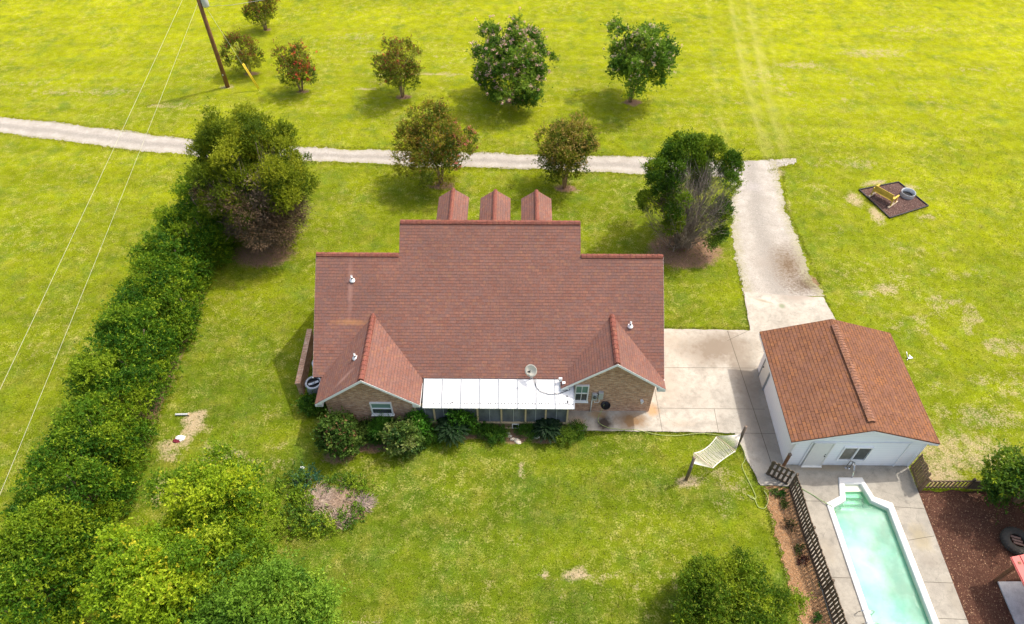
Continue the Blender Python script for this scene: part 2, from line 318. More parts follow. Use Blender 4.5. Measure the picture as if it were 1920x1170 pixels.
M['tan'] = simple('tan_paint', (.50, .38, .23), .6, var=.12); M['tan2'] = simple('dark_tan_siding', (.25, .17, .10), .7, var=.2)
M['dark'] = simple('dark_interior', (.02, .02, .02), .9); M['black'] = simple('black_plastic', (.018, .018, .02), .45)
M['glass'] = mat_glass(); M['blind'] = mat_blind(); M['glass2'] = simple('grey_room_glass', (.17, .16, .13), .08, var=.6, sc=3, spec=.7); M['metalroof'] = mat_metalroof(); M['screen'] = mat_screen()  # glass2: grey tone of the room behind the left garage pane
M['grey'] = simple('grey_metal', (.50, .52, .54), .4, .3, var=.1); M['acgrey'] = simple('grey_painted_metal', (.30, .32, .34), .5, .2, var=.15)
M['chrome'] = simple('polished_steel', (.6, .6, .6), .22, 1., var=.05); M['beige'] = simple('beige_dish', (.62, .57, .47), .5, var=.05)
STB = (.20, .145, .10)
M['pad'] = mat_concrete('driveway_concrete', (.35, .315, .262), (.45, .415, .355), stains=(  # plain concrete tone of the driveway and path, with stains
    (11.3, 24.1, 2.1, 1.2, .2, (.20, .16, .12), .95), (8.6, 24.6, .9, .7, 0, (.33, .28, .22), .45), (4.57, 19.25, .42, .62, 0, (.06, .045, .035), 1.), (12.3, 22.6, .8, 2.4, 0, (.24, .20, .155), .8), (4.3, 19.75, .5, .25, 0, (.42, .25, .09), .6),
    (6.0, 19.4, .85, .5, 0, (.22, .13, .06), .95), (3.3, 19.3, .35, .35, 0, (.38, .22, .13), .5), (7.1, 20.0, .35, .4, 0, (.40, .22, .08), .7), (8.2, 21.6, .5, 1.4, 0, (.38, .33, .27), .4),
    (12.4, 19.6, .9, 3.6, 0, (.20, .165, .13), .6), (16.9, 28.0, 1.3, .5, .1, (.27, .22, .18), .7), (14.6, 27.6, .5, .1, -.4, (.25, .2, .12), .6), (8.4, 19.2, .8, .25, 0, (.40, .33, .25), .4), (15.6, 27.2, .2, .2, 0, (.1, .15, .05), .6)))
M['deck'] = mat_concrete('pool_deck_concrete', (.28, .255, .215), (.355, .325, .27), stains=(
    (15.0, 16.75, 1.6, .22, 0, (.25, .18, .09), .5), (18.2, 13.2, .45, .7, 0, (.30, .25, .15), .6), (18.3, 12.2, .5, .4, 0, (.24, .21, .17), .5), (13.8, 12.6, .4, .6, 0, (.29, .25, .19), .5), (18.6, 10.6, .3, .8, 0, (.26, .23, .18), .5)))
M['slab'] = mat_concrete('pale_slab', (.50, .51, .52), (.62, .62, .62))
M['gravel'] = mat_gravel()
M['mulch'] = mat_mulch('red_brown_mulch', (.080, .032, .020), (.155, .068, .042)); M['mulch2'] = mat_mulch('dark_mulch', (.09, .045, .036), (.17, .095, .08), (.32, .22, .2))
M['sand'] = mat_mulch('orange_sand', (.38, .19, .085), (.56, .33, .165), (.64, .45, .26)); M['joint'] = simple('dark_joint', (.10, .085, .065), .95)
M['leaf'] = mat_leaf('foliage', .45); M['leafdark'] = mat_leaf('dense_foliage', .38); M['petal'] = mat_leaf('petals', .3); M['twig'] = mat_leaf('dry_twigs', 0.)
M['bark'] = mat_wood('bark', (.12, .085, .06), (.26, .20, .155), (1, 1, .3)); M['palebark'] = mat_wood('pale_bark', (.28, .19, .12), (.45, .33, .24), (1, 1, .3))
M['fence'] = mat_wood('weathered_dark_wood', (.085, .06, .042), (.19, .145, .105)); M['fence2'] = mat_wood('weathered_brown_wood', (.16, .095, .05), (.34, .23, .14))
M['pole'] = mat_wood('brown_pole', (.15, .07, .035), (.27, .14, .07), (1, 1, .1)); M['yellowwood'] = mat_wood('yellow_wood', (.50, .33, .05), (.66, .47, .10)); M['greywood'] = mat_wood('bare_wood', (.42, .33, .22), (.55, .46, .33))
M['water'] = mat_water(); M['pool'] = simple('pool_shell', (.60, .66, .52), .35, var=.05, sc=2); M['coping'] = simple('pool_coping', (.64, .64, .625), .35, var=.03, sc=2)
M['frondstem'] = simple('frond_stem', (.03, .06, .02), .7); M['stepmat'] = simple('pool_step', (.86, .86, .66), .4, var=.03); M['rope'] = simple('cream_rope', (.72, .68, .60), .9); M['hose'] = simple('pale_green_hose', (.36, .42, .15), .6); M['hose2'] = simple('green_hose', (.20, .34, .10), .5)
M['wire'] = simple('wire', (.42, .42, .28), .6); M['yellow'] = simple('yellow_plastic', (.75, .55, .03), .5); M['tyre'] = mat_wood('old_rubber', (.055, .05, .043), (.11, .10, .085)); M['red'] = simple('red_metal', (.50, .085, .075), .5, var=.12, sc=3)
M['maroon'] = simple('maroon_cloth', (.16, .02, .035), .9); M['stone'] = simple('pale_stone', (.60, .53, .42), .9, var=.2); M['plank'] = mat_wood('red_grey_plank', (.20, .12, .09), (.34, .22, .18)); M['teal'] = simple('teal_cloth', (.05, .17, .14), .9)

# ------------------------------------------------------------------ ground
MAIN_T = [(-80, 52.6), (-60, 50.2), (-48, 48.3), (-39.41, 46.86), (-32.79, 45.71), (-26.26, 44.31), (-22.06, 43.5), (-14.09, 42.83), (-6.27, 42.37), (1.46, 41.98), (9.13, 41.72), (15.53, 41.25), (18.2, 41.45), (20.3, 41.55)]
MAIN_B = [(-80, 50.2), (-60, 47.9), (-48, 46.1), (-38.36, 44.72), (-31.82, 43.36), (-25.52, 42.11), (-21.5, 41.53), (-13.77, 41.09), (-6.11, 40.52), (1.43, 40.28), (8.87, 39.6), (15.12, 39.35), (18.3, 40.15), (20.15, 40.9)]
def build_ground():
    xs = np.concatenate([[-1500, -700, -300, -150, -90], np.arange(-62, 62.01, .33), [90, 150, 300, 700, 1500]]); ys = np.concatenate([[-600, -200, -60, -15], np.arange(0, 80.01, .33), [100, 130, 200, 400, 900, 2500]])
    X, Y = np.meshgrid(xs, ys, indexing='ij'); nx, ny = X.shape
    V = np.stack([X, Y, np.zeros_like(X)], -1).reshape(-1, 3); I = np.arange(nx * ny).reshape(nx, ny)
    Fc = np.stack([I[:-1, :-1], I[1:, :-1], I[1:, 1:], I[:-1, 1:]], -1).reshape(-1, 4)
    cx = V[Fc[:, 0], 0] + .165; cy = V[Fc[:, 0], 1] + .165
    Fc = Fc[~((cx > 13.9) & (cx < 18.1) & (cy > 6.2) & (cy < 16.5))]
    x, y = V[:, 0], V[:, 1]; bare = np.zeros(len(V)); yel = np.zeros(len(V)); lit = np.zeros(len(V)); track = np.zeros(len(V))
    def patch(arr, cx, cy, rx, ry, s=1., rot=0., soft=.5):
        c, s_ = math.cos(rot), math.sin(rot); dx, dy = x - cx, y - cy; u = (dx * c + dy * s_) / rx; w = (-dx * s_ + dy * c) / ry
        d = np.sqrt(u * u + w * w); np.maximum(arr, s * np.clip((1 + soft - d) / (2 * soft), 0, 1), out=arr)
    # turf yellowness: meadow's own tone, plus a backlit look painted in with distance
    yel[:] = .13 + .53 * np.clip((y - 16) / 46, 0, 1) + .17 * np.clip((x - 14) / 12, 0, 1) + .08 * np.clip((-x - 19) / 6, 0, 1)
    yel += .26 * (vnoise(x, y, 7, 3) - .5) + .26 * (vnoise(x, y, 2.2, 5) - .5)
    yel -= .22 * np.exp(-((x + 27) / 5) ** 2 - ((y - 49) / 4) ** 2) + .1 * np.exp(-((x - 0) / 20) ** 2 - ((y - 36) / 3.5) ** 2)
    # bare places
    for p in ((2.75, 11.62, .75, .30, .95), (1.29, 11.62, .28, .28, .9), (4.0, 11.6, .8, .3, .55), (.33, 16.6, .22, .6, .8), (.6, 15.6, .4, .15, .6), (-1.5, 10.4, .35, .2, .6, .6), (5.3, 11.2, .3, .4, .6), (1.7, 9.6, 1.2, .4, .5), (-6.2, 9.5, 1.4, .5, .55),
              (-16.2, 19.6, .75, .4, 1.05, .6), (-16.1, 19.0, .45, .9, .95, -.3), (-16.4, 18.2, .75, .35, .8, .3), (-16.8, 17.4, .7, .5, .7), (-17.0, 17.9, .7, .6, .75), (-15.3, 19.0, .35, .3, .7), (-14.2, 17.4, 1.4, .7, .62), (-13.0, 16.8, 1.2, .6, .58), (-16.6, 15.6, .5, 1.2, .62),
              (-7.9, 16.2, .3, .2, .5), (8.3, 16.0, .75, .42, .85), (9.9, 16.3, 1.0, .7, .58), (10.6, 15.6, 1.2, .8, .5),
              (22.2, 28.6, 1.0, .6, .72), (20.8, 28.2, .8, .4, .62), (23.2, 29.3, .7, .4, .6), (23.9, 35.3, .5, 1.1, .9), (25.0, 38.7, 1.3, .35, .8, .25), (27.3, 38.2, .7, .5, .75), (27.2, 35.1, .7, .5, .65), (23.0, 36.9, .7, .9, .8),
              (21.6, 41.0, 1.8, .8, .42), (24.8, 40.8, 2.0, .8, .55), (28.9, 37.9, 1.5, .4, .4), (20.8, 38.5, 1.5, 1.5, .42), (18.7, 39.9, .5, .7, .8), (18.3, 36.6, .35, 1.5, .6), (18.1, 33.5, .3, 2.5, .5),
              (22.0, 17.6, 3.4, 1.4, .68), (20.4, 16.4, 1.3, .8, .8), (25.0, 16.6, 2.6, 1.0, .72), (24.2, 19.6, 2.6, 1.2, .56), (27, 21.5, 3.4, 1.4, .5), (20.9, 19.5, .8, 1.6, .5), (22.4, 21.5, 1.2, .5, .5), (21.7, 25.7, 1.2, 1.2, .45),
              (-8.0, 53.2, 5.5, .28, .72), (-12.0, 50.9, 1.2, .3, .7), (-11.2, 49.5, 1.4, .3, .55), (-23.1, 51.2, .8, .45, .75), (-20.3, 50.6, .35, .2, .6), (-34.5, 50.4, 6.5, .7, .55), (-27, 48.4, 2.8, .6, .55), (-40, 51.8, 5, .5, .5),
              (-14, 59.6, 3.2, 1.0, .5), (-12.5, 56.9, 2.0, .6, .5), (4.6, 50.8, 1.6, .5, .5), (24.2, 54.6, 3.0, .8, .6), (31, 56.7, 4, 1.1, .6), (39, 54, 3, .6, .5), (20.8, 53, 2, 1.3, .5), (36, 61, 5, 1, .5), (-3.5, 34.2, 2, .7, .4),
              (-11.9, 33.6, .5, 3.0, .35), (-9.2, 34.5, .5, 3.0, .28), (-4.3, 38.9, 1.0, .4, .55), (4.4, 37.8, .8, .4, .5), (-17, 41.2, 4, .3, .5), (2, 39.9, 8, .25, .45), (-28, 40.9, 8, .35, .4)):
        patch(bare, *p)
    for cx, cy, rx, ry, am in ((25, 24, 8, 9, .62), (23, 34, 6, 5, .5), (-13.5, 17.5, 3.5, 3, .62), (3, 12, 6, 3, .5), (26, 52, 16, 9, .52), (-8, 54, 14, 6, .5), (-33, 50, 9, 3, .52), (22, 40.5, 6, 1.5, .55), (9.5, 15.5, 3, 2.5, .5), (-4, 36, 6, 3, .42), (-28, 25, 5, 14, .40)):
        w_ = np.exp(-((x - cx) / rx) ** 2 - ((y - cy) / ry) ** 2); q = np.clip((vnoise(x, y, 1.1, 41) - .52) / .16, 0, 1); np.maximum(bare, am * w_ ** .5 * q, out=bare)
    # wheel tracks across the meadow to the drive, and mower passes
    for k_ in range(9): d = np.abs(y - (43.9 + 2.3 * k_ + .04 * x + .6 * np.sin(x / 17))) / .28; np.maximum(track, .22 * np.exp(-d * d) * vnoise(x, y, 9, 19), out=track)
    for (x0, y0, x1, y1, w, s) in ((19.0, 68, 15.7, 43, .16, .5), (21.0, 68, 18.3, 42, .22, 1.), (21.6, 68, 18.75, 42, .12, .7), (22.7, 68, 19.6, 42, .24, 1.), (23.2, 68, 20.0, 42, .13, .7), (24.4, 68, 20.6, 42, .12, .5)):
        t = np.clip((y - y1) / (y0 - y1), 0, 1); d = np.abs(x - (x1 + (x0 - x1) * t ** 1.3)) / w; np.maximum(track, s * (.45 + .9 * vnoise(x, y, 2.2, 9)) * np.exp(-d * d) * (y > 41.5), out=track)
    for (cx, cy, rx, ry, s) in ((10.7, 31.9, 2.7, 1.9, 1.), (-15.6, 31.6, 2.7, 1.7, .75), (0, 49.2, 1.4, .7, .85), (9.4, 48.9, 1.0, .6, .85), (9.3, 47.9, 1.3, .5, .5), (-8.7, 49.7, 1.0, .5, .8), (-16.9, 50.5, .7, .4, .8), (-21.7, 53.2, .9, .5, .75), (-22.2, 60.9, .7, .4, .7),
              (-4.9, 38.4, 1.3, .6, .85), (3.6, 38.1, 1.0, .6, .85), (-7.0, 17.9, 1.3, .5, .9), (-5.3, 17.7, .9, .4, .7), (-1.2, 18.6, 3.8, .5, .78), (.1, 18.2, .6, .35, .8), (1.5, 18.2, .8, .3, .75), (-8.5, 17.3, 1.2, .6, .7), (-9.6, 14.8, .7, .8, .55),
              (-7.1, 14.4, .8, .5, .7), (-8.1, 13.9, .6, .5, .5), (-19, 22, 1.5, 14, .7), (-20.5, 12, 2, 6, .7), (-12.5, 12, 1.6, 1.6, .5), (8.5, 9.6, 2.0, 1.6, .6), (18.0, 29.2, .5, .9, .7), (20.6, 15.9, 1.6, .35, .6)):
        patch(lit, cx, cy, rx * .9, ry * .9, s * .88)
    me = npmesh('ground', V, Fc, M['ground'])
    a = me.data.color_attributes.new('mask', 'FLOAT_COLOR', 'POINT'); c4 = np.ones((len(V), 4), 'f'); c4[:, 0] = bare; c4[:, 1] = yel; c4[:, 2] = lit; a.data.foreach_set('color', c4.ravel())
    a = me.data.attributes.new('track', 'FLOAT', 'POINT'); a.data.foreach_set('value', track.astype('f'))
    tag(me, kind='structure')
build_ground()
def strip(name, L, Rr, z, mat, n=700, seed=1, jit=.14, m=9):
    """ribbon between two polylines with ragged edges, attribute 'across'"""
    def samp(P):
        P = np.array(P, float); d = np.r_[0, np.cumsum(np.hypot(*np.diff(P, axis=0).T))]; d /= d[-1]; t = np.linspace(0, 1, n)
        return np.stack([np.interp(t, d, P[:, 0]), np.interp(t, d, P[:, 1])], -1)
    A, B = samp(L), samp(Rr); r = unit(B - A); g = np.random.default_rng(seed)
    def wob():
        w = np.zeros(n)
        for sc in (40, 12, 4, 1.5):
            kx = np.linspace(0, n / sc, n); q = g.normal(size=int(n / sc) + 3); w += np.interp(kx, np.arange(len(q)), q) * (1 if sc > 5 else .6)
        return (w * jit / 2.2)[:, None]
    A = A + r * wob(); B = B + r * wob(); t = np.linspace(0, 1, m)[None, :, None]; P = A[:, None] * (1 - t) + B[:, None] * t
    V = np.concatenate([P, np.full((n, m, 1), z)], -1).reshape(-1, 3); I = np.arange(n * m).reshape(n, m)
    Fc = np.stack([I[:-1, :-1], I[:-1, 1:], I[1:, 1:], I[1:, :-1]], -1).reshape(-1, 4)
    return tag(npmesh(name, V, Fc, mat, attrs={'across': np.tile(np.linspace(0, 1, m), n)}), kind='structure')
strip('gravel_road', MAIN_B, MAIN_T, .012, M['gravel'], 1500, 3, .13)
strip('gravel_driveway', [(15.2, 41.2), (14.9, 39), (14.42, 35.49), (13.88, 31.91), (13.55, 28.1)], [(18.9, 41.2), (18.45, 38.88), (18.15, 36.58), (18.01, 33.4), (17.95, 29.57), (18.3, 28.0)], .016, M['gravel'], 300, 4, .16)
def sheet(name, P, z, mat, d=.5, jit=0., seed=2, step=.12, kind='structure'):
    """slab outlined by P, top at z, ragged edge if jit"""
    g = random.Random(seed); Q = []
    for i in range(len(P)):
        a, b = Vector(P[i]), Vector(P[(i + 1) % len(P)]); n = max(1, int((b - a).length / step)) if jit else 1; nr = Vector((-(b - a).y, (b - a).x)).normalized()
        for j in range(n):
            q = a.lerp(b, j / n); q = q + nr * (g.gauss(0, jit) if j else 0) + nr * jit * 2 * math.sin(j * .6 + i) * (1 if j else 0); Q.append((q.x, q.y, z))
    m = MB(); m.prism(Q, (0, 0, d)); return tag(m.build(name, mat), kind=kind)
# driveway slabs
PAD = [(7.05, 20.0), (7.4, 25.5), (10.5, 25.42), (13.34, 25.35), (13.62, 28.35), (15.5, 28.1), (18.2, 27.9), (18.35, 26.4), (18.4, 22.2), (13.0, 22.2), (13.12, 16.5), (12.98, 15.75), (11.66, 15.8), (11.3, 17.3), (11.05, 18.65), (7.5, 18.74), (2.73, 18.8), (2.8, 20.05)]
PAD = [(2.8, 20.3), (2.73, 18.8), (7.5, 18.74), (11.05, 18.65), (11.3, 17.3), (11.66, 15.8), (12.98, 15.75), (13.3, 16.5), (13.3, 22.0), (18.3, 22.0), (18.35, 26.4), (18.2, 27.9), (15.5, 28.1), (13.62, 28.35), (13.34, 25.35), (10.5, 25.42), (6.5, 25.5), (6.5, 20.3)]
sheet('concrete_driveway', PAD, .045, M['pad'], .3, .008, 5)
DECKL = [(13.02, 16.85), (13.02, 15.7), (13.1, 11), (13.2, 4.5), (14.62, 4.5), (14.62, 9.5), (14.5, 14.84), (15.22, 15.18), (15.46, 16.14), (15.46, 16.85)]
DECKR = [(15.46, 16.85), (15.46, 16.14), (16.53, 16.14), (16.75, 15.16), (17.50, 14.84), (17.50, 9.5), (17.5, 4.5), (18.55, 4.5), (18.74, 9.54), (18.96, 15.4), (19.0, 16.85)]
sheet('pool_deck', DECKL, .05, M['deck'], .3); sheet('pool_deck', DECKR, .05, M['deck'], .3); sheet('pool_deck', [(14.6, 4.5), (17.52, 4.5), (17.52, 6.6), (14.6, 6.6)], .046, M['deck'], .3)
def joints():
    m = MB()
    def ln(a, b, w=.022, z=.054):
        a, b = Vector(a), Vector(b); n = Vector((-(b - a).y, (b - a).x)).normalized() * w / 2; m.add([(*(a - n), z), (*(b - n), z), (*(b + n), z), (*(a + n), z)], [(0, 1, 2, 3)])
    for a, b in (((7.35, 22.73), (13.0, 22.69)), ((7.2, 20.13), (12.9, 20.06)), ((10.3, 20.1), (10.25, 18.7)), ((7.45, 18.75), (7.4, 25.4)), ((12.05, 25.3), (12.5, 16.0)), ((11.0, 18.65), (13.1, 18.6)), ((13.3, 25.36), (11.9, 24.6))): ln(a, b, .02 if a[0] != 12.05 else .03, .049)
    for a, b in (((13.1, 15.0), (14.45, 14.97)), ((17.55, 14.7), (18.9, 14.6)), ((13.15, 11.45), (14.5, 11.42)), ((17.55, 11.25), (18.8, 11.2)), ((17.6, 13.1), (18.85, 13.3)), ((17.6, 9.75), (18.75, 9.7))): ln(a, b)
    tag(m.build('pavement_joints', M['joint']), kind='structure')
joints()
sheet('mulch_yard', [(18.9, 15.5), (18.6, 4.5), (30, 4.5), (30, 15.6), (22, 15.5)], .03, M['mulch'], .2, .02, 3)
sheet('sand_strip', [(11.85, 15.78), (11.8, 14.2), (11.85, 12.8), (11.8, 11.3), (11.95, 9.5), (11.9, 4.5), (13.25, 4.5), (13.08, 15.72)], .02, M['sand'], .2, .05, 8)

# ------------------------------------------------------------------ house
def rp(v, y0=20.0): return (v[0], v[1] - y0, v[2])
house = thing('brick_house', 'long brick house with rose brown shingle roof, two rear gables and white porch roof', 'house', (0, 20, 0), R(-.5))
def planes(polys, t=.07):
    m = MB()
    for P in polys: m.prism([rp(p) for p in P], (0, 0, t))
    return m
RM = lambda Y: 2.65 + .78 * (Y - 20.1)
E0, EX, EXR = 20.1, -9.72, 7.32
zW, zC = RM(24.85), RM(26.15)
FE = 28.75; FC = 30.9
main = [(EX, E0, 2.65), (EXR, E0, 2.65), (EXR, 24.85, zW), (3.27, 24.85, zW), (3.27, 26.15, zC), (-5.63, 26.15, zC), (-5.63, 24.85, zW), (EX, 24.85, zW)]
wl = [(EX, 24.852, zW), (-5.3, 24.852, zW), (-5.3, FE, 2.6), (EX, FE, 2.6)]; wr = [(2.95, 24.852, zW), (EXR, 24.852, zW), (EXR, FE, 2.6), (2.95, FE, 2.6)]
cf = [(-5.63, 26.152, zC), (3.27, 26.152, zC), (3.27, FC, zC - 4.75), (-5.63, FC, zC - 4.75)]
ml = (-9.33 - 4.38) / 2; hr = (9.33 - 4.38) / 2; zl = 2.6 + .78 * hr; yl = 20.04 + hr
gl1 = [(-9.33, 18.55, 2.6), (ml, 18.55, zl), (ml, yl, zl), (-9.33, 20.04, 2.6)]; gl2 = [(ml, 18.55, zl), (-4.38, 18.55, 2.6), (-4.38, 20.04, 2.6), (ml, yl, zl)]
mr = (2.29 + 7.32) / 2; hr2 = (7.32 - 2.29) / 2; zr = 2.6 + .78 * hr2; yr = 20.04 + hr2
gr1 = [(2.29, 19.55, 2.6), (mr, 19.55, zr), (mr, yr, zr), (2.29, 20.04, 2.6)]; gr2 = [(mr, 19.55, zr), (7.325, 19.55, 2.6), (7.325, 20.04, 2.6), (mr, yr, zr)]
# polygons wound so their normals face up
def up(P):
    a, b, c = Vector(P[0]), Vector(P[1]), Vector(P[2]); return P if (b - a).cross(c - a).z > 0 else P[::-1]
roof = planes([up(p) for p in (main, wl, wr, cf, gl1, gl2, gr1, gr2)]).build('roof', M['roof'], house)
def ridge_cap(m, a, b, w=.14, drop=.10, lift=.035, seg=.26, axis='x'):
    a, b = Vector(a), Vector(b); d = (b - a); n = max(2, int(d.length / seg)); d /= n; u = d.normalized(); s = u.cross(Vector((0, 0, 1))).normalized()
    for i in range(n):
        p, q = a + d * i, a + d * (i + 1.02); l0, l1 = lift + .03, lift + .008
        A = [p + s * w + Vector((0, 0, l0 - drop)), p + s * w * .45 + Vector((0, 0, l0 - .018)), p + Vector((0, 0, l0)), p - s * w * .45 + Vector((0, 0, l0 - .018)), p - s * w + Vector((0, 0, l0 - drop))]
        B = [q + s * w + Vector((0, 0, l1 - drop)), q + s * w * .45 + Vector((0, 0, l1 - .018)), q + Vector((0, 0, l1)), q - s * w * .45 + Vector((0, 0, l1 - .018)), q - s * w + Vector((0, 0, l1 - drop))]
        lo = [v - Vector((0, 0, .1)) for v in (A[0], A[4], B[4], B[0])]
        m.add(A + B + lo, [(i_, i_ + 5, i_ + 6, i_ + 1) for i_ in range(4)] + [(0, 1, 2, 3, 4, 11, 10), (9, 8, 7, 6, 5, 13, 12), (4, 9, 12, 11), (5, 0, 10, 13)])
for a, b in (((EX + .02, 24.86, zW), (-5.66, 24.86, zW)), ((3.3, 24.86, zW), (EXR - .02, 24.86, zW)), ((-5.6, 26.15, zC), (3.24, 26.15, zC)), ((ml, 18.6, zl), (ml, yl + .05, zl)), ((mr, 19.6, zr), (mr, yr + .05, zr))):
    rc = MB(); ridge_cap(rc, rp(a), rp(b)); rc.build('ridge_cap', M['ridge'], house)
# walls
w = MB()
prof = [(20.45, 0), (28.3, 0), (28.3, 2.75), (24.85, zW - .14), (20.45, RM(20.45) - .12)]
w.prism([(6.95, p[0] - 20, p[1]) for p in prof], (16.3, 0, 0))
prof2 = [(23.5, 0), (30.4, 0), (30.4, zC - 4.4), (26.15, zC - .14), (23.5, RM(23.5) - .14)]
w.prism([(2.95, p[0] - 20, p[1]) for p in prof2], (8.25, 0, 0))
w.prism([(x, -1.05, z) for x, z in ((-8.98, 0), (-4.72, 0), (-4.72, 2.74), (ml, zl - .15), (-8.98, 2.74))], (0, -1.7, 0))
w.prism([(x, 0.0, z) for x, z in ((2.7, 0), (6.93, 0), (6.93, 2.74), (mr, zr - .15), (2.7, 2.74))], (0, -.6, 0))
w.build('wall', M['brick'], house)
# white fascia / rake boards and boxed eave returns
fb = MB()
def rake(y, xl, xm, xr, z0, z1):
    for (xa, za, xb, zb) in ((xl, z0, xm, z1), (xr, z0, xm, z1)):
        fb.prism([(xa, y - 20, za - .012), (xb, y - 20, zb - .012), (xb, y - 20, zb - .17), (xa, y - 20, za - .17)][:: (1 if xa < xb else -1)][::-1], (0, -.03, 0))
rake(18.535, -9.33, ml, -4.38, 2.58, zl); rake(19.535, 2.29, mr, 7.32, 2.58, zr)
fb.build('fascia', M['white'], house); fb = MB()
for (x0, x1, y0, y1) in ((-9.33, -8.985, 18.57, 19.9), (-4.715, -4.38, 18.57, 19.9), (2.29, 2.69, 19.57, 20.4), (6.94, 7.32, 19.57, 20.4)):
    fb.prism([(x0, y0 - 20, 2.5), (x1, y0 - 20, 2.5), (x1, y1 - 20, 2.5), (x0, y1 - 20, 2.5)], (0, 0, .14))
    xm_, zz = ((x0 + .35, 2.84) if x0 in (-9.33, 2.29) else (x1 - .35, 2.84)); xo = x0 if x0 in (-9.33, 2.29) else x1
    P = [(xo, y0 - 20, 2.56), (xm_, y0 - 20, zz - .13), (xm_, y0 - 20, 2.40), (xo, y0 - 20, 2.40)]
    fb.prism(P if xo > xm_ else P[::-1], (0, -.02, 0))
fb.build('eave_return', M['white'], house); fb = MB(); fb.bar((EX + .01, .1, 2.56), (EX + .01, 4.85, zW - .10), .03, .14); fb.build('fascia', M['white'], house); fb = MB(); fb.bar((EXR - .01, .1, 2.56), (EXR - .01, 4.85, zW - .10), .03, .14)
fb.build('fascia', M['white'], house)
# windows of the gables
def window(par, x0, x1, z0, z1, y, cols=1, mull=True):
    f = MB(); t = .06
    for (a, b, c, d) in ((x0 - t, x0, z0 - t, z1 + t), (x1, x1 + t, z0 - t, z1 + t), (x0, x1, z1, z1 + t), (x0, x1, z0 - t, z0)):
        f.box(((a + b) / 2, y - .02, (c + d) / 2), (b - a, .10, d - c))
    zm = (z0 + z1) / 2
    if mull: f.box(((x0 + x1) / 2, y - .015, zm), (x1 - x0, .06, .05))
    f.box(((x0 + x1) / 2, y - .05, z0 - t - .02), (x1 - x0 + .2, .14, .04))
    o = f.build('window', M['white'], par)
    g = MB(); g.box(((x0 + x1) / 2, y + .002, (z0 + zm) / 2), (x1 - x0, .02, zm - z0)); g.build('pane', M['glass'], o)
    g = MB(); g.box(((x0 + x1) / 2, y + .002, (z1 + zm) / 2), (x1 - x0, .02, z1 - zm)); g.build('pane', M['blind'], o)
    if cols > 1: g = MB(); g.box(((x0 + x1) / 2, y - .012, (z1 + z0) / 2), (.03, .03, z1 - z0)); g.build('muntin', M['white'], o)
window(house, -6.80, -5.88, 1.30, 2.18, -1.065); window(house, 3.10, 3.66, 1.02, 2.25, -.015, 2)
# dormers on the far slope
for i, (cx, cyf) in enumerate(((-3.23, 29.3), (-1.01, 29.22), (1.15, 29.2))):
    d = MB(); hw = .80; zr_ = 6.9; sl = .72; ze = zr_ - hw * sl; yb = 26.15 + (zC - zr_) + .02; ybe = 26.15 + (zC - ze) + .02
    for s_ in (-1, 1): d.prism([rp(p) for p in up([(cx, cyf, zr_), (cx + s_ * hw, cyf, ze), (cx + s_ * hw, ybe, ze), (cx, yb, zr_)])], (0, 0, .07))
    do = d.build('dormer', M['roof'], house)
    q = MB(); q.prism([(cx - .62 + 1.24, p[0] - 20, p[1]) for p in ((cyf - .25, 3.0), (cyf - .25, ze - .04), (26.9, ze - .04), (26.9, 6.0))], (1.24, 0, 0))
    q.prism([(cx - .62, cyf - .25 - 20, ze - .045), (cx, cyf - .25 - 20, zr_ - .12), (cx + .62, cyf - .25 - 20, ze - .045)], (0, 1.5, 0))
    q.build('dormer_wall', M['white'], do)
    c_ = MB(); ridge_cap(c_, rp((cx, cyf, zr_)), rp((cx, yb, zr_)), .10, .06); c_.build('dormer_ridge_cap', M['ridge'], do)
# porch
pr = MB(); n = 15; x0, x1 = -4.33, 2.96
pr.prism([(x0, -1.28, 2.1), (x1, -1.28, 2.1), (x1, .13, 2.6), (x0, .13, 2.6)], (0, 0, .05))
po = pr.build('porch_roof', M['metalroof'], house)
for i in range(9):
    x = x0 + .02 + (x1 - x0 - .04) * i / 8; rb = MB(); rb.bar((x, -1.285, 2.115), (x, .12, 2.613), .03, .05); rb.build('standing_seam', M['acgrey'], po)
sc = MB(); g = random.Random(3)
for i in range(44):
    x = x0 + .2 + (x1 - x0 - .3) * i / 43 + g.uniform(-.04, .04); sc.box((x, -1.05 + g.uniform(-.012, .012), 2.187), (.05, .04, .014))
for x, y in ((-2.9, -1.02), (2.62, -1.0), (2.63, -.93), (2.6, -.7)): sc.box((x, y, 2.2 + (y + 1.05) * .35), (.05, .05, .04))
sc.build('roof_screw', M['black'], po)
fr = MB(); posts = [-4.72, -3.83, -2.93, -1.72, -.56, .62, 1.6, 2.66]
yf = -1.05
for x in posts: fr.box((x, yf, 1.03), (.08, .10, 2.06))
for z, h in ((2.0, .12), (.52, .08), (.05, .08)): fr.box(((posts[0] + posts[-1]) / 2, yf, z), (posts[-1] - posts[0], .08, h))
fr.box((2.66, -.5, 2.0), (.08, 1.0, .12)); fr.box((2.66, -.5, .52), (.08, 1.0, .06))
for y in (-.52, -.05): fr.box((2.66, y, 1.0), (.06, .06, 2.0))
fr.build('porch_frame', M['tan'], house)
kw = MB(); kw.box(((posts[0] + posts[-1]) / 2, yf + .02, .27), (posts[-1] - posts[0], .03, .5)); kw.box((2.66, -.5, .27), (.03, 1.0, .5)); kw.build('kneewall', M['tan2'], house)
for i in range(len(posts) - 1):
    a, b = posts[i] + .04, posts[i + 1] - .04; s = MB(); s.box(((a + b) / 2, yf + .03, 1.26), (b - a, .015, 1.36)); p = s.build('porch_screen_panel', M['screen'], house)
    s = MB(); s.box(((a + b) / 2, yf + .01, 1.26), (.022, .03, 1.36)); s.build('mullion', M['grey'], p)
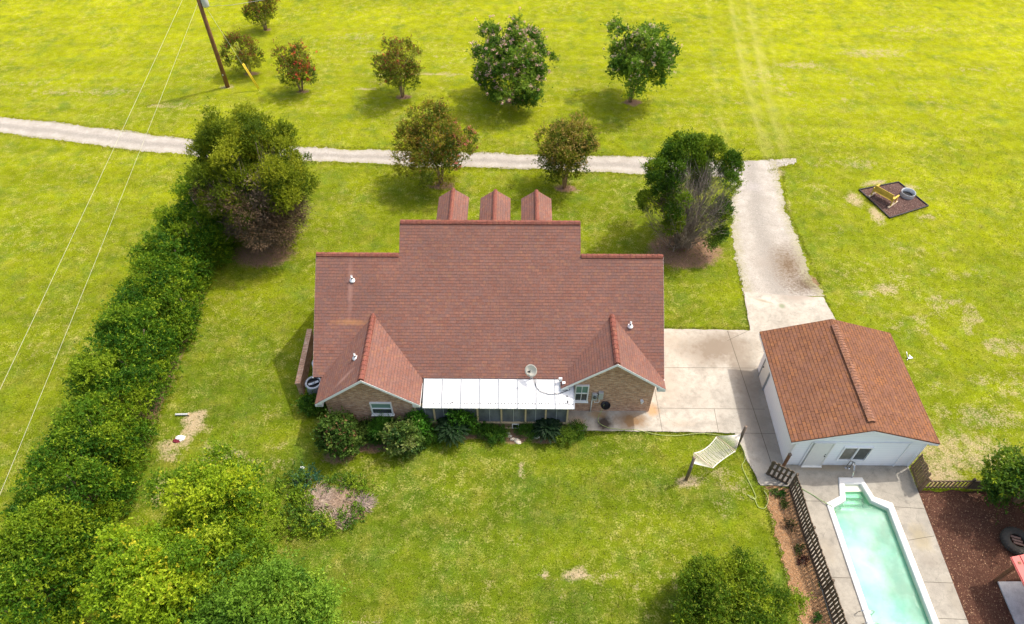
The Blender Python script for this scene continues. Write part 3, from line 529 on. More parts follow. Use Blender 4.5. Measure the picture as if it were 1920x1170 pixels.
s = MB(); s.box((2.67, -.5, 1.26), (.015, .92, 1.36)); s.build('porch_screen_panel', M['screen'], house)
s = MB()
for a, b in (((-.14, .10), (-.14, .42)), ((.16, .10), (.16, .42))): s.box((a[0] + .12, yf - .04, .27), (.04, .04, .36))
s.box((.13, yf - .04, .45), (.34, .04, .04)); s.box((.13, yf - .04, .09), (.34, .04, .04)); cd = s.build('cat_door', M['white'], house)
s = MB(); s.box((.13, yf - .03, .27), (.26, .02, .32)); s.build('flap', M['dark'], cd)
# wall fittings on the right gable
s = MB(); s.box((4.04, -.08, 1.42), (.26, .14, .50)); m_ = s.build('meter_box', M['grey'], house, .01)
s = MB(); s.lathe([(.08, 0), (.09, .02), (.085, .09), (.03, .11), (0, .11)], (4.04, -.15, 1.5), 14, Matrix.Rotation(R(90), 3, 'X')); s.build('meter_dial', M['glass'], m_)
s = MB(); s.box((4.34, -.08, 1.52), (.24, .14, .52)); s.build('breaker_box', M['grey'], house, .01)
s = MB(); s.tube([(3.94, -.06, 1.18), (3.94, -.06, .02)], .03, 8); s.tube([(4.06, -.06, 1.18), (4.06, -.06, .9), (4.3, -.06, .9), (4.3, -.06, 1.28)], .02, 6); s.build('conduit', M['offwhite'], house)
s = MB(); s.lathe([(.03, 0), (.05, .04), (.09, .09), (.08, .13)], (6.42, -.16, 1.05), 12); s.lathe([(.045, 0), (.045, .08)], (6.42, -.16, .98), 10); s.box((6.42, -.05, 1.05), (.10, .10, .10)); s.build('wall_lamp', M['white'], house)
s = MB(); s.box((2.28, -.05, 2.78), (.16, .10, .22)); s.box((2.44, -.22, 2.72), (.14, .12, .12)); s.lathe([(.03, 0), (.08, .12), (.0, .125)], (2.3, -.2, 2.62), 10, Matrix.Rotation(R(200), 3, 'X')); s.lathe([(.03, 0), (.08, .12), (.0, .125)], (2.45, -.3, 2.62), 10, Matrix.Rotation(R(220), 3, 'X')); s.build('floodlight', M['white'], house)
s = MB(); s.tube([(1.0, .1, 2.68), (1.1, -.25, 2.5), (1.3, -.5, 2.42), (1.7, -.62, 2.37), (2.2, -.6, 2.38), (2.75, -.4, 2.45)], .014, 5); s.build('cable', M['black'], house)
def vent(x, y):
    z = RM(y + 20) if x not in (-7.42,) else 2.6 + .78 * (x + 9.33)
    s = MB(); s.lathe([(.14, -.02), (.13, .03), (.06, .09), (.055, .12)], (x, y, z), 12); s.lathe([(.045, 0), (.045, .32), (.03, .32)], (x, y, z), 10)
    if x == -7.42: s.box((x, y, z + .015), (.2, .2, .02), rot=Matrix.Rotation(-math.atan(.78), 3, 'Y'))
    else: s.box((x, y, z + .015), (.2, .2, .02), rot=Matrix.Rotation(math.atan(.78), 3, 'X'))
    o = s.build('plumbing_vent', M['white'], house); s = MB(); s.lathe([(.052, .05), (.052, .2)], (x, y, z), 10); s.build('vent_boot', M['black'], o)
vent(-7.90, 3.82); vent(5.68, 2.12); vent(-7.42, .15)
# satellite dish bolted on the porch eave
dish = thing('satellite_dish', 'cream satellite dish on a bent mast at the upper edge of the white porch roof', 'satellite dish', (.86, 20.1, 2.62))
s = MB(); Md = Matrix.Rotation(R(-28), 3, 'Z') @ Matrix.Rotation(R(52), 3, 'X') @ Matrix.Scale(.9, 3); s.lathe([(0, -.06), (.12, -.05), (.24, -.02), (.34, .03), (.345, .02), (.24, -.035), (.12, -.065), (0, -.075)], (0, .02, .62), 28, Md); s.build('reflector', M['beige'], dish)
s = MB(); s.tube([(0, 0, 0), (0, 0, .3), (.0, .05, .52)], .028, 8); s.tube([(.08, -.25, .3), (.02, -.1, .36), (0, .0, .45)], .018, 6); s.build('mast', M['grey'], dish)
s = MB(); d_ = Md @ Vector((0, 0, 1)); c_ = Vector((0, .02, .62)) + d_ * .33; s.box(c_, (.14, .06, .07)); s.box(c_ + Vector((.05, 0, .02)), (.05, .09, .09)); s.tube([c_, Vector((0, .02, .62)) + Md @ Vector((0, -.33, .02))], .012, 5); s.build('receiver', M['black'], dish)
# screen wall and air conditioners
scw = thing('brick_screen_wall', 'low brick screen wall standing left of the house beside the air conditioners', 'wall', (-11.0, 21.0, 0), R(1.5))
s = MB(); s.box((0, 1.8, .47), (.22, 3.6, .94)); s.build('brickwork', M['brick'], scw); s = MB(); s.box((0, 1.8, .975), (.27, 3.66, .07)); s.build('wall_cap', M['brick'], scw)
ac = thing('air_conditioner', 'round grey air conditioner nearest the gable corner, in front of the brick screen wall', 'air conditioner', (-10.28, 21.2, 0), 0, 'air conditioners left of the house')
s = MB(); k_ = 28; pf = [(.0, .04), (.40, .04), (.42, .1), (.42, .76), (.39, .80), (.335, .81), (.33, .72)]; s.lathe(pf, k=k_)
o_ = s.build('housing', M['acgrey'], ac); s = MB(); s.lathe([(.43, .75), (.44, .79), (.38, .82), (.335, .815)], k=k_); s.build('rim', M['grey'], ac)
s = MB(); s.lathe([(0, .66), (.33, .66)], k=k_); s.build('fan_well', M['black'], ac)
s = MB()
for a in (30, 200): s.box((.14 * math.cos(R(a)), .14 * math.sin(R(a)), .73), (.24, .13, .02), R(a))
s.lathe([(0, .78), (.07, .77), (.08, .72)], k=12); s.build('fan', M['grey'], ac)
s = MB()
for i in range(26):
    a = 2 * math.pi * i / 26; s.box((.424 * math.cos(a), .424 * math.sin(a), .42), (.012, .02, .6), a)
s.build('grille', M['grey'], ac)
r2 = ac.copy(); COL.objects.link(r2); r2.location = (-10.18, 22.5, 0); r2['label'] = 'grey air conditioner half hidden under the left roof edge, behind the round one'
for ch in list(ac.children): c2 = ch.copy(); COL.objects.link(c2); c2.parent = r2

# ------------------------------------------------------------------ garage
gar = thing('garage', 'white sided garage with an orange brown shingle roof beside the swimming pool', 'garage', (13.05, 16.9, 0), R(-.8))
GX, GY = 5.95, 5.8; gm = GX / 2; ez = 2.42; gz = 3.47
w = MB(); w.prism([(x, 0, z) for x, z in ((0, 0), (GX, 0), (GX, 2.48), (gm, gz - .12), (0, 2.48))], (0, -GY, 0)); w.build('wall', M['siding'], gar)
r = MB(); 
for s_ in (-1, 1): r.prism(up([(gm, -.2, gz), (gm + s_ * 3.36, -.2, ez), (gm + s_ * 3.36, GY + .55, ez), (gm, GY + .55, gz)]), (0, 0, .09))
r.build('roof', M['roof2'], gar)
r = MB(); ridge_cap(r, (gm, .22, gz + .05), (gm, GY + .12, gz + .05), .17, .055, .03, .16); r.build('ridge_vent', M['ridge2'], gar)
f = MB()
for s_ in (-1, 1): f.bar((gm, -.19, gz - .155), (gm + s_ * 3.35, -.19, ez - .155), .03, .13, (0, 0, 1))
f.box((gm - 3.35, GY / 2 + .17, ez - .14), (.03, GY + .7, .14)); f.box((gm + 3.35, GY / 2 + .17, ez - .14), (.03, GY + .7, .14))
f.prism([(gm - 3.34, -.17, ez - .21), (gm - 3.34, GY + .5, ez - .21), (.02, GY + .5, ez - .21), (.02, -.17, ez - .21)][::-1], (0, 0, .02)); f.prism([(gm + 3.34, -.17, ez - .21), (gm + 3.34, GY + .5, ez - .21), (GX - .02, GY + .5, ez - .21), (GX - .02, -.17, ez - .21)], (0, 0, .02))
f.build('fascia', M['white'], gar)
t_ = MB(); t_.box((gm + .02, -.03, 2.12), (4.5, .04, .07)); t_.box((.72, -.03, 1.04), (.06, .04, 2.08)); t_.box((5.22, -.03, 1.04), (.06, .04, 2.08)); t_.box((.02, -.025, 1.2), (.08, .05, 2.4)); t_.box((GX - .02, -.025, 1.2), (.08, .05, 2.4)); t_.box((-.02, .05, 1.2), (.04, .1, 2.4)); t_.build('trim', M['white'], gar)
d = MB(); d.box((1.28, -.05, 1.03), (.82, .04, 2.0)); do = d.build('door', M['offwhite'], gar)
d = MB()
for x in (.84, 1.72): d.box((x, -.06, 1.04), (.06, .07, 2.06))
d.box((1.28, -.06, 2.09), (.94, .07, .06)); d.box((1.28, -.09, .03), (.98, .14, .05)); d.build('door_frame', M['offwhite'], do)
d = MB(); d.lathe([(0, .0), (.03, .01), (.03, .05), (0, .06)], (1.60, -.07, 1.0), 10, Matrix.Rotation(R(90), 3, 'X')); d.box((1.6, -.075, 1.13), (.04, .03, .04)); d.build('handle', M['black'], do)
wd = MB(); wx0, wx1, wz0, wz1 = 2.36, 3.60, .62, 1.70
for (a, b, c, e) in ((wx0 - .06, wx0, wz0 - .06, wz1 + .06), (wx1, wx1 + .06, wz0 - .06, wz1 + .06), (wx0, wx1, wz1, wz1 + .06), (wx0, wx1, wz0 - .06, wz0), ((wx0 + wx1) / 2 - .03, (wx0 + wx1) / 2 + .03, wz0, wz1)):
    wd.box(((a + b) / 2, -.04, (c + e) / 2), (b - a, .08, e - c))
wo = wd.build('window', M['white'], gar)
d = MB(); d.box(((wx0 + wx1) / 2 - .32, -.012, (wz0 + wz1) / 2), (.57, .02, wz1 - wz0)); d.build('pane', M['glass2'], wo); d = MB(); d.box(((wx0 + wx1) / 2 + .32, -.012, (wz0 + wz1) / 2), (.57, .02, wz1 - wz0)); d.build('pane', M['glass'], wo)
d = MB(); d.box((-.03, 4.85, 1.03), (.04, .82, 2.0)); do = d.build('door', M['offwhite'], gar); do['label'] = 'pale side door facing the driveway'
d = MB()
for y in (4.40, 5.30): d.box((-.045, y, 1.04), (.07, .07, 2.06))
d.box((-.045, 4.85, 2.09), (.07, .96, .06)); d.build('door_frame', M['acgrey'], do)
d = MB(); d.lathe([(0, 0), (.035, .01), (.035, .06), (0, .07)], (-.06, 5.14, 1.0), 10, Matrix.Rotation(R(-90), 3, 'Y')); d.build('handle', M['black'], do)
d = MB(); d.box((-.06, GY - .02, 2.0), (.10, .10, .16)); d.lathe([(.03, 0), (.06, .1), (0, .12)], (-.12, GY - .02, 1.98), 10, Matrix.Rotation(R(200), 3, 'Y')); d.build('wall_lamp', M['acgrey'], gar)
gp = thing('wooden_post', 'rusty brown wooden post standing at the front left corner of the garage', 'post', (12.93, 16.72, .04)); s = MB(); s.box((0, 0, .62), (.11, .11, 1.24), .1); s.build('post', M['pole'], gp); s = MB(); s.box((0, 0, 1.25), (.14, .14, .03), .1); s.build('post_cap', M['bark'], gp)

# ------------------------------------------------------------------ pool
PO = [(15.43, 16.17), (16.55, 16.17), (16.77, 15.18), (17.52, 14.86), (17.52, 6.6), (14.58, 6.6), (14.46, 14.86), (15.19, 15.21)]
PI = [(15.62, 15.84), (16.38, 15.84), (16.58, 14.98), (17.24, 14.60), (17.26, 6.85), (14.84, 6.85), (14.72, 14.64), (15.38, 15.0)]
PI[7] = (15.40, 14.98)
pool = thing('swimming_pool', 'turquoise fibreglass swimming pool with a white rim and stepped narrow end', 'swimming pool', (0, 0, 0))
s = MB(); n = 8
def ring(m, A, B, za, zb): 
    m.add([(x, y, za) for x, y in A] + [(x, y, zb) for x, y in B], [(i, (i + 1) % n, (i + 1) % n + n, i + n) for i in range(n)])
def lerp2(A, B, t): return [(a[0] + (b[0] - a[0]) * t, a[1] + (b[1] - a[1]) * t) for a, b in zip(A, B)]
P0 = [(x * 1.0, y) for x, y in PO]; mb = MB()
A = P0[::-1]; B = PI[::-1]
ring(mb, A, A, -.05, .10); ring(mb, A, lerp2(A, B, .12), .10, .125); ring(mb, lerp2(A, B, .12), lerp2(A, B, .85), .125, .12); ring(mb, lerp2(A, B, .85), B, .12, .09); ring(mb, B, B, .09, -.06)
mb.f = [f[::-1] for f in mb.f]; mb.build('coping', M['coping'], pool)
mb = MB(); ring(mb, B, B, -.06, -1.3); mb.f = [f[::-1] for f in mb.f]; mb.add([(x, y, -1.3) for x, y in PI], [tuple(range(8))[::-1]]); mb.build('basin', M['pool'], pool)
mb = MB()
for y1, y0, z in ((15.86, 15.55, -.10), (15.55, 15.32, -.30), (15.32, 15.10, -.52), (15.10, 14.86, -.74)):
    mb.box((15.99, (y0 + y1) / 2, (z - 1.3) / 2), (.80 + (15.9 - y0) * .2, y1 - y0 - .002, 1.3 + z))
mb.build('step', M['stepmat'], pool)
mb = MB(); mb.add([(x, y, -.17) for x, y in lerp2(PI, PO, -.0)], [tuple(range(8))[::-1]])
mb.v = [(x + (.0), y, z) for x, y, z in mb.v]; mb.f = [f[::-1] for f in mb.f] if False else mb.f
wt = mb.build('water', M['water'], pool)
hr_ = thing('pool_handrail', 'chrome handrail loop over the pool steps by the garage window', 'handrail', (16.02, 16.3, .05)); s = MB(); s.tube([(-.06, .42, 0), (-.06, .42, .62), (-.05, .32, .76), (-.02, .1, .70), (.0, -.12, .3), (0, -.16, .05)], .022, 8); s.tube([(.09, .38, 0), (.09, .38, .60), (.07, .28, .72), (.04, .05, .6), (.03, -.12, .3), (.03, -.16, .05)], .022, 8); s.build('rail', M['chrome'], hr_)
s = MB(); s.lathe([(0, .012), (.05, .01), (.055, 0)], (-.06, .42, 0), 12); s.lathe([(0, .012), (.05, .01), (.055, 0)], (.09, .38, 0), 12); s.build('anchor', M['chrome'], hr_)
ld = thing('pool_ladder', 'small chrome grab rail crossing the left pool rim at the bottom of the view', 'ladder', (14.65, 9.7, .05))
for dx in (0, .0):
    pass
s = MB()
for dy in (-.24, .24): s.tube([(-.42, dy, 0), (-.40, dy, .22), (-.28, dy, .36), (.12, dy, .36), (.27, dy, .22), (.29, dy, -.5)], .02, 8)
s.build('rail', M['chrome'], ld); s = MB(); s.box((.29, 0, -.3), (.08, .46, .03)); s.box((.29, 0, -.55), (.08, .46, .03)); s.build('rung', M['white'], ld)

# ------------------------------------------------------------------ fences
def fence_boards(m, a, b, z0, z1, w, gap, th=.02, broken=None, jag=.05, g=None, skip=()):
    a, b = Vector(a), Vector(b); d = b - a; L = d.length; d.normalize(); ang = math.atan2(d.y, d.x); n = int(L / (w + gap)); g = g or random.Random(1)
    for i in range(n):
        if i in skip: continue
        c = a + d * ((i + .5) * L / n); segs = broken or [(z0, z1)]
        for (q0, q1) in segs:
            e = g.uniform(-jag, jag) if q1 == segs[-1][1] else 0; m.box((c.x, c.y, (q0 + q1 + e) / 2), (w * g.uniform(.9, 1.05), th, q1 + e - q0), ang + g.uniform(-.03, .03))
def fence_rails(m, a, b, zs, off=.03, w=.04, h=.09):
    a, b = Vector(a), Vector(b); n = Vector((-(b - a).y, (b - a).x)).normalized() * off
    for z in zs: m.bar((a.x + n.x, a.y + n.y, z), (b.x + n.x, b.y + n.y, z), w, h)
pf = thing('pallet_fence', 'dark weathered pallet fence running along the left side of the pool', 'fence', (0, 0, 0))
m = MB(); g = random.Random(5); runs = [((12.03, 16.38), (12.93, 15.80)), ((12.97, 15.76), (13.0, 13.2)), ((13.0, 13.2), (13.12, 10.9)), ((13.13, 10.85), (13.22, 7.5)), ((13.22, 7.5), (13.25, 4.8))]
for i, (a, b) in enumerate(runs):
    m = MB(); fence_boards(m, a, b, .04, 1.30, .11 if i == 0 else .105, .075 if i == 0 else .05, .022, None, .05, g, ()); m.build('board_panel', M['fence'], pf)
    for z in (.10, .66, 1.14): m = MB(); fence_rails(m, a, b, (z,), .035, .045, .10); m.build('rail', M['fence'], pf)
for p in (runs[0][0], runs[1][0], runs[1][1], runs[2][1], runs[3][1]): m = MB(); m.box((p[0] + .09, p[1], .6), (.09, .09, 1.2)); m.build('post', M['fence'], pf)
f2 = thing('plank_fence', 'brown upright plank fence joining the right front corner of the garage', 'fence', (0, 0, 0))
m = MB(); fence_boards(m, (19.05, 16.72), (18.98, 15.56), .04, 1.42, .115, .022, .022, None, .07, g); m.build('board_panel', M['fence2'], f2)
for z in (.3, 1.1): m = MB(); fence_rails(m, (19.05, 16.72), (18.98, 15.56), (z,), -.03); m.build('rail', M['fence2'], f2)
m = MB(); m.box((19.05, 15.52, .6), (.1, .1, 1.2)); m.build('post', M['fence2'], f2)
f3 = thing('picket_fence', 'low gappy picket fence along the far edge of the mulch yard', 'fence', (0, 0, 0))
m = MB(); fence_boards(m, (19.12, 15.60), (21.3, 15.60), .08, .78, .07, .10, .02, None, .04, g); m.build('board_panel', M['fence2'], f3); m = MB(); fence_boards(m, (22.3, 15.58), (27, 15.6), .08, .78, .08, .09, .02, None, .06, g); m.build('board_panel', M['fence2'], f3)
for z in (.14, .72): m = MB(); fence_rails(m, (19.12, 15.62), (27, 15.62), (z,), .02, .04, .08); m.build('rail', M['fence'], f3)
m = MB(); m.prism([(21.3, 15.57, .1), (22.3, 15.57, .05), (22.3, 15.57, .72), (21.3, 15.57, .80)], (0, -.05, 0)); m.build('solid_panel', M['fence'], f3)
for x in (19.15, 21.3, 22.3, 24.6, 27): m = MB(); m.box((x, 15.66, .45), (.09, .09, .9)); m.build('post', M['fence'], f3)

# ------------------------------------------------------------------ yard things
hp1 = thing('hammock_post', 'dark timber hammock post standing out on the lawn, left one of the two', 'post', (8.22, 16.12, 0), 0, 'hammock posts'); s = MB(); s.tube([(0, 0, -.1), (.01, .0, 1.0), (.0, .02, 2.0)], [.085, .08, .07], 8); s.build('timber', M['bark'], hp1); s = MB(); s.tube([(0, -.1, 1.35), (0, .1, 1.35)], .015, 6); s.build('hook', M['chrome'], hp1)
hp2 = thing('hammock_post', 'dark timber hammock post beside the concrete path, right one of the two', 'post', (11.0, 17.92, 0), 0, 'hammock posts'); s = MB(); s.tube([(0, 0, -.1), (.01, .0, 1.0), (.03, .02, 1.75)], [.085, .08, .07], 8); s.build('timber', M['bark'], hp2); s = MB(); s.tube([(-.1, 0, 1.1), (.1, .0, 1.1)], .015, 6); s.build('hook', M['chrome'], hp2)
ham = thing('hammock', 'cream rope hammock stretched between two dark posts', 'hammock', (0, 0, 0))
La, Lb, Ra, Rb = Vector((8.53, 16.95, 1.0)), Vector((9.27, 16.16, 1.0)), Vector((9.78, 17.85, 1.0)), Vector((10.52, 17.06, 1.0))
s = MB(); s.tube([La, Lb], .022, 8); s.tube([Ra, Rb], .022, 8); s.build('spreader_bar', M['greywood'], ham)
s = MB(); nu, nl = 15, 14
def hp(u, t):
    p = La.lerp(Lb, u).lerp(Ra.lerp(Rb, u), t); w_ = 1 - .34 * 4 * t * (1 - t) * .5; c = La.lerp(Lb, .5).lerp(Ra.lerp(Rb, .5), t); p = c + (p - c) * w_
    return p - Vector((0, 0, .30 * 4 * t * (1 - t) * (1 - .35 * (2 * u - 1) ** 2)))
for i in range(nu):
    s.tube([hp((i + (.5 if j % 2 else -.5) * .96 + .5) / nu, j / nl) for j in range(nl + 1)], .0125, 4)
s.tube([hp(0, j / nl) for j in range(nl + 1)], .02, 5); s.tube([hp(1, j / nl) for j in range(nl + 1)], .02, 5); s.build('net', M['rope'], ham)
for (P, Q, T) in ((La, Lb, Vector((8.28, 16.2, 1.36))), (Ra, Rb, Vector((10.93, 17.9, 1.1)))):
    s = MB()
    for i in range(19): s.tube([P.lerp(Q, i / 18), T], .008, 4)
    s.build('suspension_cord', M['rope'], ham)
def garden_hose(name, label, pts, r, mat, z=.05):
    P = [Vector(p) if len(p) == 3 else Vector((*p, z)) for p in pts]; out = []
    for i in range(len(P) - 1):
        p0, p1, p2, p3 = P[max(i - 1, 0)], P[i], P[i + 1], P[min(i + 2, len(P) - 1)]
        for j in range(8):
            t = j / 8; out.append(.5 * ((2 * p1) + (-p0 + p2) * t + (2 * p0 - 5 * p1 + 4 * p2 - p3) * t * t + (-p0 + 3 * p1 - 3 * p2 + p3) * t ** 3))
    out.append(P[-1]); s = MB(); s.tube(out, r, 6); return tag(s.build(name, mat), label, 'hose')
garden_hose('garden_hose', 'pale green garden hose running from the black wall reel past the hammock', [(4.55, 19.75, .9), (4.42, 19.6, .5), (4.3, 19.5, .08), (4.35, 19.2, .07), (4.75, 18.95, .07), (5.3, 18.85, .07), (6.2, 18.82), (7.2, 18.55), (8.2, 18.5), (9.3, 18.62), (10.3, 18.5), (11.05, 18.25), (11.28, 17.6), (11.2, 17.1), (11.02, 16.85), (11.05, 16.45), (11.2, 15.8), (11.3, 15.2), (11.15, 15.1), (10.95, 15.3), (11.2, 15.12), (11.3, 14.7), (11.6, 14.65), (11.85, 15.1), (11.75, 15.5)], .014, M['hose'])
garden_hose('pool_hose', 'thin green hose lying over the deck into the left corner of the pool', [(13.2, 16.0, .07), (13.55, 15.6, .07), (14.0, 15.25, .07), (14.4, 14.85, .14), (14.62, 14.7, .15), (14.8, 14.55, -.05), (14.95, 14.45, -.3)], .016, M['hose2'])
reel = thing('hose_reel', 'black bowl shaped hose holder mounted on the brick wall of the right gable', 'hose holder', (4.62, 19.72, .85)); s = MB(); s.lathe([(.10, -.10), (.20, -.06), (.24, .03), (.25, .06), (.22, .06), (.18, -.02), (0, -.04)], k=20); s.build('bowl', M['black'], reel); s = MB(); s.box((0, .16, -.04), (.08, .24, .06)); s.build('bracket', M['black'], reel)
# fire pit
sheet('mulch_patch', [(23.62, 37.89), (26.58, 38.71), (27.61, 36.2), (24.66, 35.01)], .03, M['mulch2'], .1, .01, 6)
ed = thing('garden_edging', 'thin black edging around the square fire pit bed', 'edging', (0, 0, 0)); s = MB(); Q = [(23.6, 37.9), (26.6, 38.74), (27.64, 36.19), (24.64, 34.97)]
for i in range(4): a, b = Q[i], Q[(i + 1) % 4]; s.bar((*a, .05), (*b, .05), .06, .10)
s.build('strip', M['black'], ed)
ringo = thing('fire_ring', 'round galvanised steel fire ring on the dark mulch square', 'fire ring', (26.65, 37.3, .03)); s = MB(); s.lathe([(.42, 0), (.43, .30), (.455, .31), (.455, .28), (.445, 0)], k=32); s.lathe([(.445, .15), (.455, .16), (.445, .17)], k=32); s.build('band', M['grey'], ringo); s = MB(); s.lathe([(0, .02), (.42, .02)], k=24); s.build('ash_bed', M['dark'], ringo)
bn = thing('garden_bench', 'yellow wooden garden bench facing the steel fire ring', 'bench', (24.82, 36.85, .03), R(-52) + math.pi)
# bench local: x along length, -y is back
def bench_parts():
    s = MB()
    for i in range(5): s.box((0, -.18 + i * .11, .42), (1.35, .09, .03))
    s.build('seat', M['yellowwood'], bn)
    s = MB()
    for i in range(4): s.bar((-.68, -.27 - i * .035, .55 + i * .13), (.68, -.27 - i * .035, .55 + i * .13), .03, .11)
    for x in (-.62, .62): s.bar((x, -.23, .40), (x, -.40, 1.02), .06, .04)
    s.build('backrest', M['yellowwood'], bn)
    for x in (-.72, .72):
        s = MB(); s.box((x, .05, .66), (.10, .66, .035)); s.build('armrest', M['yellowwood'], bn)
        for y in (-.24, .30): s = MB(); s.box((x, y, .33), (.07, .07, .64)); s.build('leg', M['yellowwood'], bn)
        s = MB(); s.box((x, .05, .04), (.12, 1.1, .08)); s.build('skid', M['greywood'], bn)
bench_parts()
bn.rotation_euler.z = math.atan2(-1.23, .96)
# tyre with boards
ty = thing('tractor_tyre', 'large old tractor tyre lying flat on the mulch by the red roof', 'tyre', (22.3, 13.0, .03)); s = MB(); s.lathe([(.34, .06), (.30, .16), (.32, .28), (.42, .33), (.56, .31), (.62, .24), (.63, .10), (.58, .02), (.42, .0)], k=36, closed=True); s.build('casing', M['tyre'], ty)
s = MB()
for i in range(30): a = 2 * math.pi * i / 30; s.box((.61 * math.cos(a), .61 * math.sin(a), .17), (.05, .045, .24), a + .3)
s.build('tread', M['tyre'], ty)
for i, lb in enumerate(('farthest', 'middle', 'nearest')):
    s = MB(); s.box((0, 0, 0), (.42, .10, .035), -.35); o = tag(s.build('board', M['plank']), lb + ' of three short reddish boards laid across the tyre hole', 'board', 'boards in the tyre'); o.location = (22.3, 13.15 - i * .15, .24)
# playhouse corner
sheet('shelter_slab', [(20.72, 11.25), (20.5, 4.5), (26, 4.5), (26, 11.25)], .10, M['slab'], .2)
sh = thing('open_shelter', 'open shelter with a red sheet roof over the pale slab at the lower right edge', 'shelter', (20.4, 11.55, 0)); s = MB()
s.prism([(0, 0, 1.95), (5.2, 0.9, 2.35), (5.2, -4.6, 2.35), (0, -4.6, 1.95)][::-1], (0, 0, .04)); ro = s.build('roof', M['red'], sh); s = MB()
for i in range(15): x = .05 + i * .36; s.bar((x, 0.0 + x * .173 - .01, 1.965 + x * .077), (x, -4.6, 1.965 + x * .077), .03, .03)
s.build('roof_rib', M['red'], ro)
for x, y in ((.25, -.25), (4.9, -.25), (.25, -4.4), (4.9, -4.4)): s = MB(); s.box((x, y, 1.0), (.11, .11, 1.95 + x * .05)); s.build('leg', M['yellowwood'] if False else M['pole'], sh)
# small things
def stones():
    for i, (x, y, sx, lb) in enumerate(((-.25, 18.66, .12, 'pale stone nearest the cat door, at the back end of the curved row'), (-.17, 18.48, .13, 'pale stone second from the cat door in the curved row'), (-.04, 18.31, .14, 'pale stone third from the cat door in the curved row'), (.22, 18.2, .24, 'long pale stone ending the curved row on the lawn side'), (1.18, 18.42, .16, 'brownish stone lying left of the right sago palm'))):
        s = MB(); s.lathe([(0, .09), (.5, .085), (.85, .05), (1, .0)], k=9); s.v = [(a * sx * random.uniform(.85, 1.15), b * sx * .6, c) for a, b, c in s.v]
        o = tag(s.build('edging_stone', M['stone']), lb, 'stone', 'stones by the porch bed'); o.location = (x, y, 0.01); o.rotation_euler.z = random.uniform(-.9, .3)
stones()
ms = thing('metal_stand', 'small silver metal stand lying on the grass right of the garage', 'metal stand', (21.45, 23.35, 0)); s = MB(); s.tube([(-.1, .25, .32), (-.02, .0, .04), (.28, .02, .03)], .022, 6); s.tube([(-.02, 0, .04), (-.1, -.14, .02)], .02, 6); s.tube([(.1, .12, .2), (-.02, 0, .04)], .02, 6); s.build('frame', M['chrome'], ms); s = MB(); s.box((.12, .03, .06), (.26, .12, .04), .2); s.build('plate', M['grey'], ms)
pp = thing('white_pipe', 'short white gutter pipe lying at the edge of the hedge', 'pipe', (-16.85, 19.72, .05), .03); s = MB(); s.box((0, 0, .03), (.62, .09, .07)); s.build('tube', M['grey'], pp); s = MB(); s.box((.37, 0, .035), (.06, .15, .11)); s.build('collar', M['greywood'], pp)
bg_ = thing('bag', 'crumpled white and maroon bag on the bare soil by the hedge', 'bag', (-16.5, 18.35, 0)); 
def lump(r, n, sx, sy, sz, seed):
    s = MB(); g = random.Random(seed); V = []; prof = 6
    for i in range(prof + 1):
        for j in range(n):
            a = 2 * math.pi * j / n; ph = math.pi / 2 * i / prof; q = r * (1 + g.uniform(-.25, .25)); V.append((q * math.cos(ph) * math.cos(a) * sx, q * math.cos(ph) * math.sin(a) * sy, q * math.sin(ph) * sz))
    s.add(V, [(i * n + j, i * n + (j + 1) % n, (i + 1) * n + (j + 1) % n, (i + 1) * n + j) for i in range(prof) for j in range(n)]); return s
lump(.19, 9, 1.3, .8, .8, 3).build('sack', M['white'], bg_); o = lump(.15, 9, 1.2, .8, .6, 5).build('lining', M['maroon'], bg_); o.location = (-.15, -.14, 0)
tagp = tag(MB().box((0, 0, 0), (.17, .12, .03)).build('white_card', M['white']), 'small white card lying in the weeds at the left of the brush patch', 'card'); tagp.location = (-10.05, 16.62, .22)
# utility pole
pl = thing('utility_pole', 'brown wooden utility pole with a grey transformer above the meadow', 'utility pole', (-23.09, 51.18, 0)); s = MB(); s.tube([(0, 0, -.3), (0, 0, 5), (0, 0, 10.5)], [.17, .155, .125], 10); s.build('shaft', M['pole'], pl)
s = MB(); s.lathe([(0, 0), (.23, .02), (.25, .1), (.25, .85), (.22, .9), (0, .92)], (.42, -.02, 6.55), 18); t_ = s.build('transformer', M['grey'], pl); s = MB(); s.tube([(.42, -.2, 7.45), (.42, -.2, 7.7)], .04, 8); s.tube([(.55, 0, 7.45), (.55, 0, 7.7)], .04, 8); s.build('bushing', M['offwhite'], t_); s = MB(); s.box((.16, 0, 6.9), (.2, .12, .06)); s.box((.16, 0, 7.2), (.2, .12, .06)); s.build('bracket', M['acgrey'], t_)
s = MB(); s.box((-.0, -.17, 1.15), (.09, .02, .13)); s.build('tag', M['grey'], pl)
gw = thing('guy_wire', 'steel guy wire with a yellow guard right of the utility pole', 'guy wire', (-20.4, 50.6, 0)); s = MB(); top = Vector((-2.6, .58, 7.4)); s.tube([(0, 0, 0), top], .012, 5); s.build('cable', M['wire'], gw); s = MB()
for dx in (0, .12): a = Vector((dx * .4, dx, 0)); s.tube([a + top * .02, a + top * .30], .035, 8)
s.build('guard', M['yellow'], gw)
def powerline(label, pts, sag, far=None):
    P = []; a, b = Vector(pts[0]), Vector(pts[1])
    for i in range(25): t = i / 24; p = a.lerp(b, t); p.z -= sag * 4 * t * (1 - t); P.append(p)
    s = MB(); s.tube(P, .0085, 5); tag(s.build('power_line', M['wire']), label, 'power line', 'power lines over the left field')
powerline('lower power line leaving the pole below the transformer, right one of the pair', ((-23.1, 51.0, 6.95), (-18.2, 8.0, 6.7)), .15)
powerline('upper power line crossing left of the utility pole, left one of the pair', ((-23.1, 51.2, 8.5), (-18.4, 8.0, 8.7)), .1)
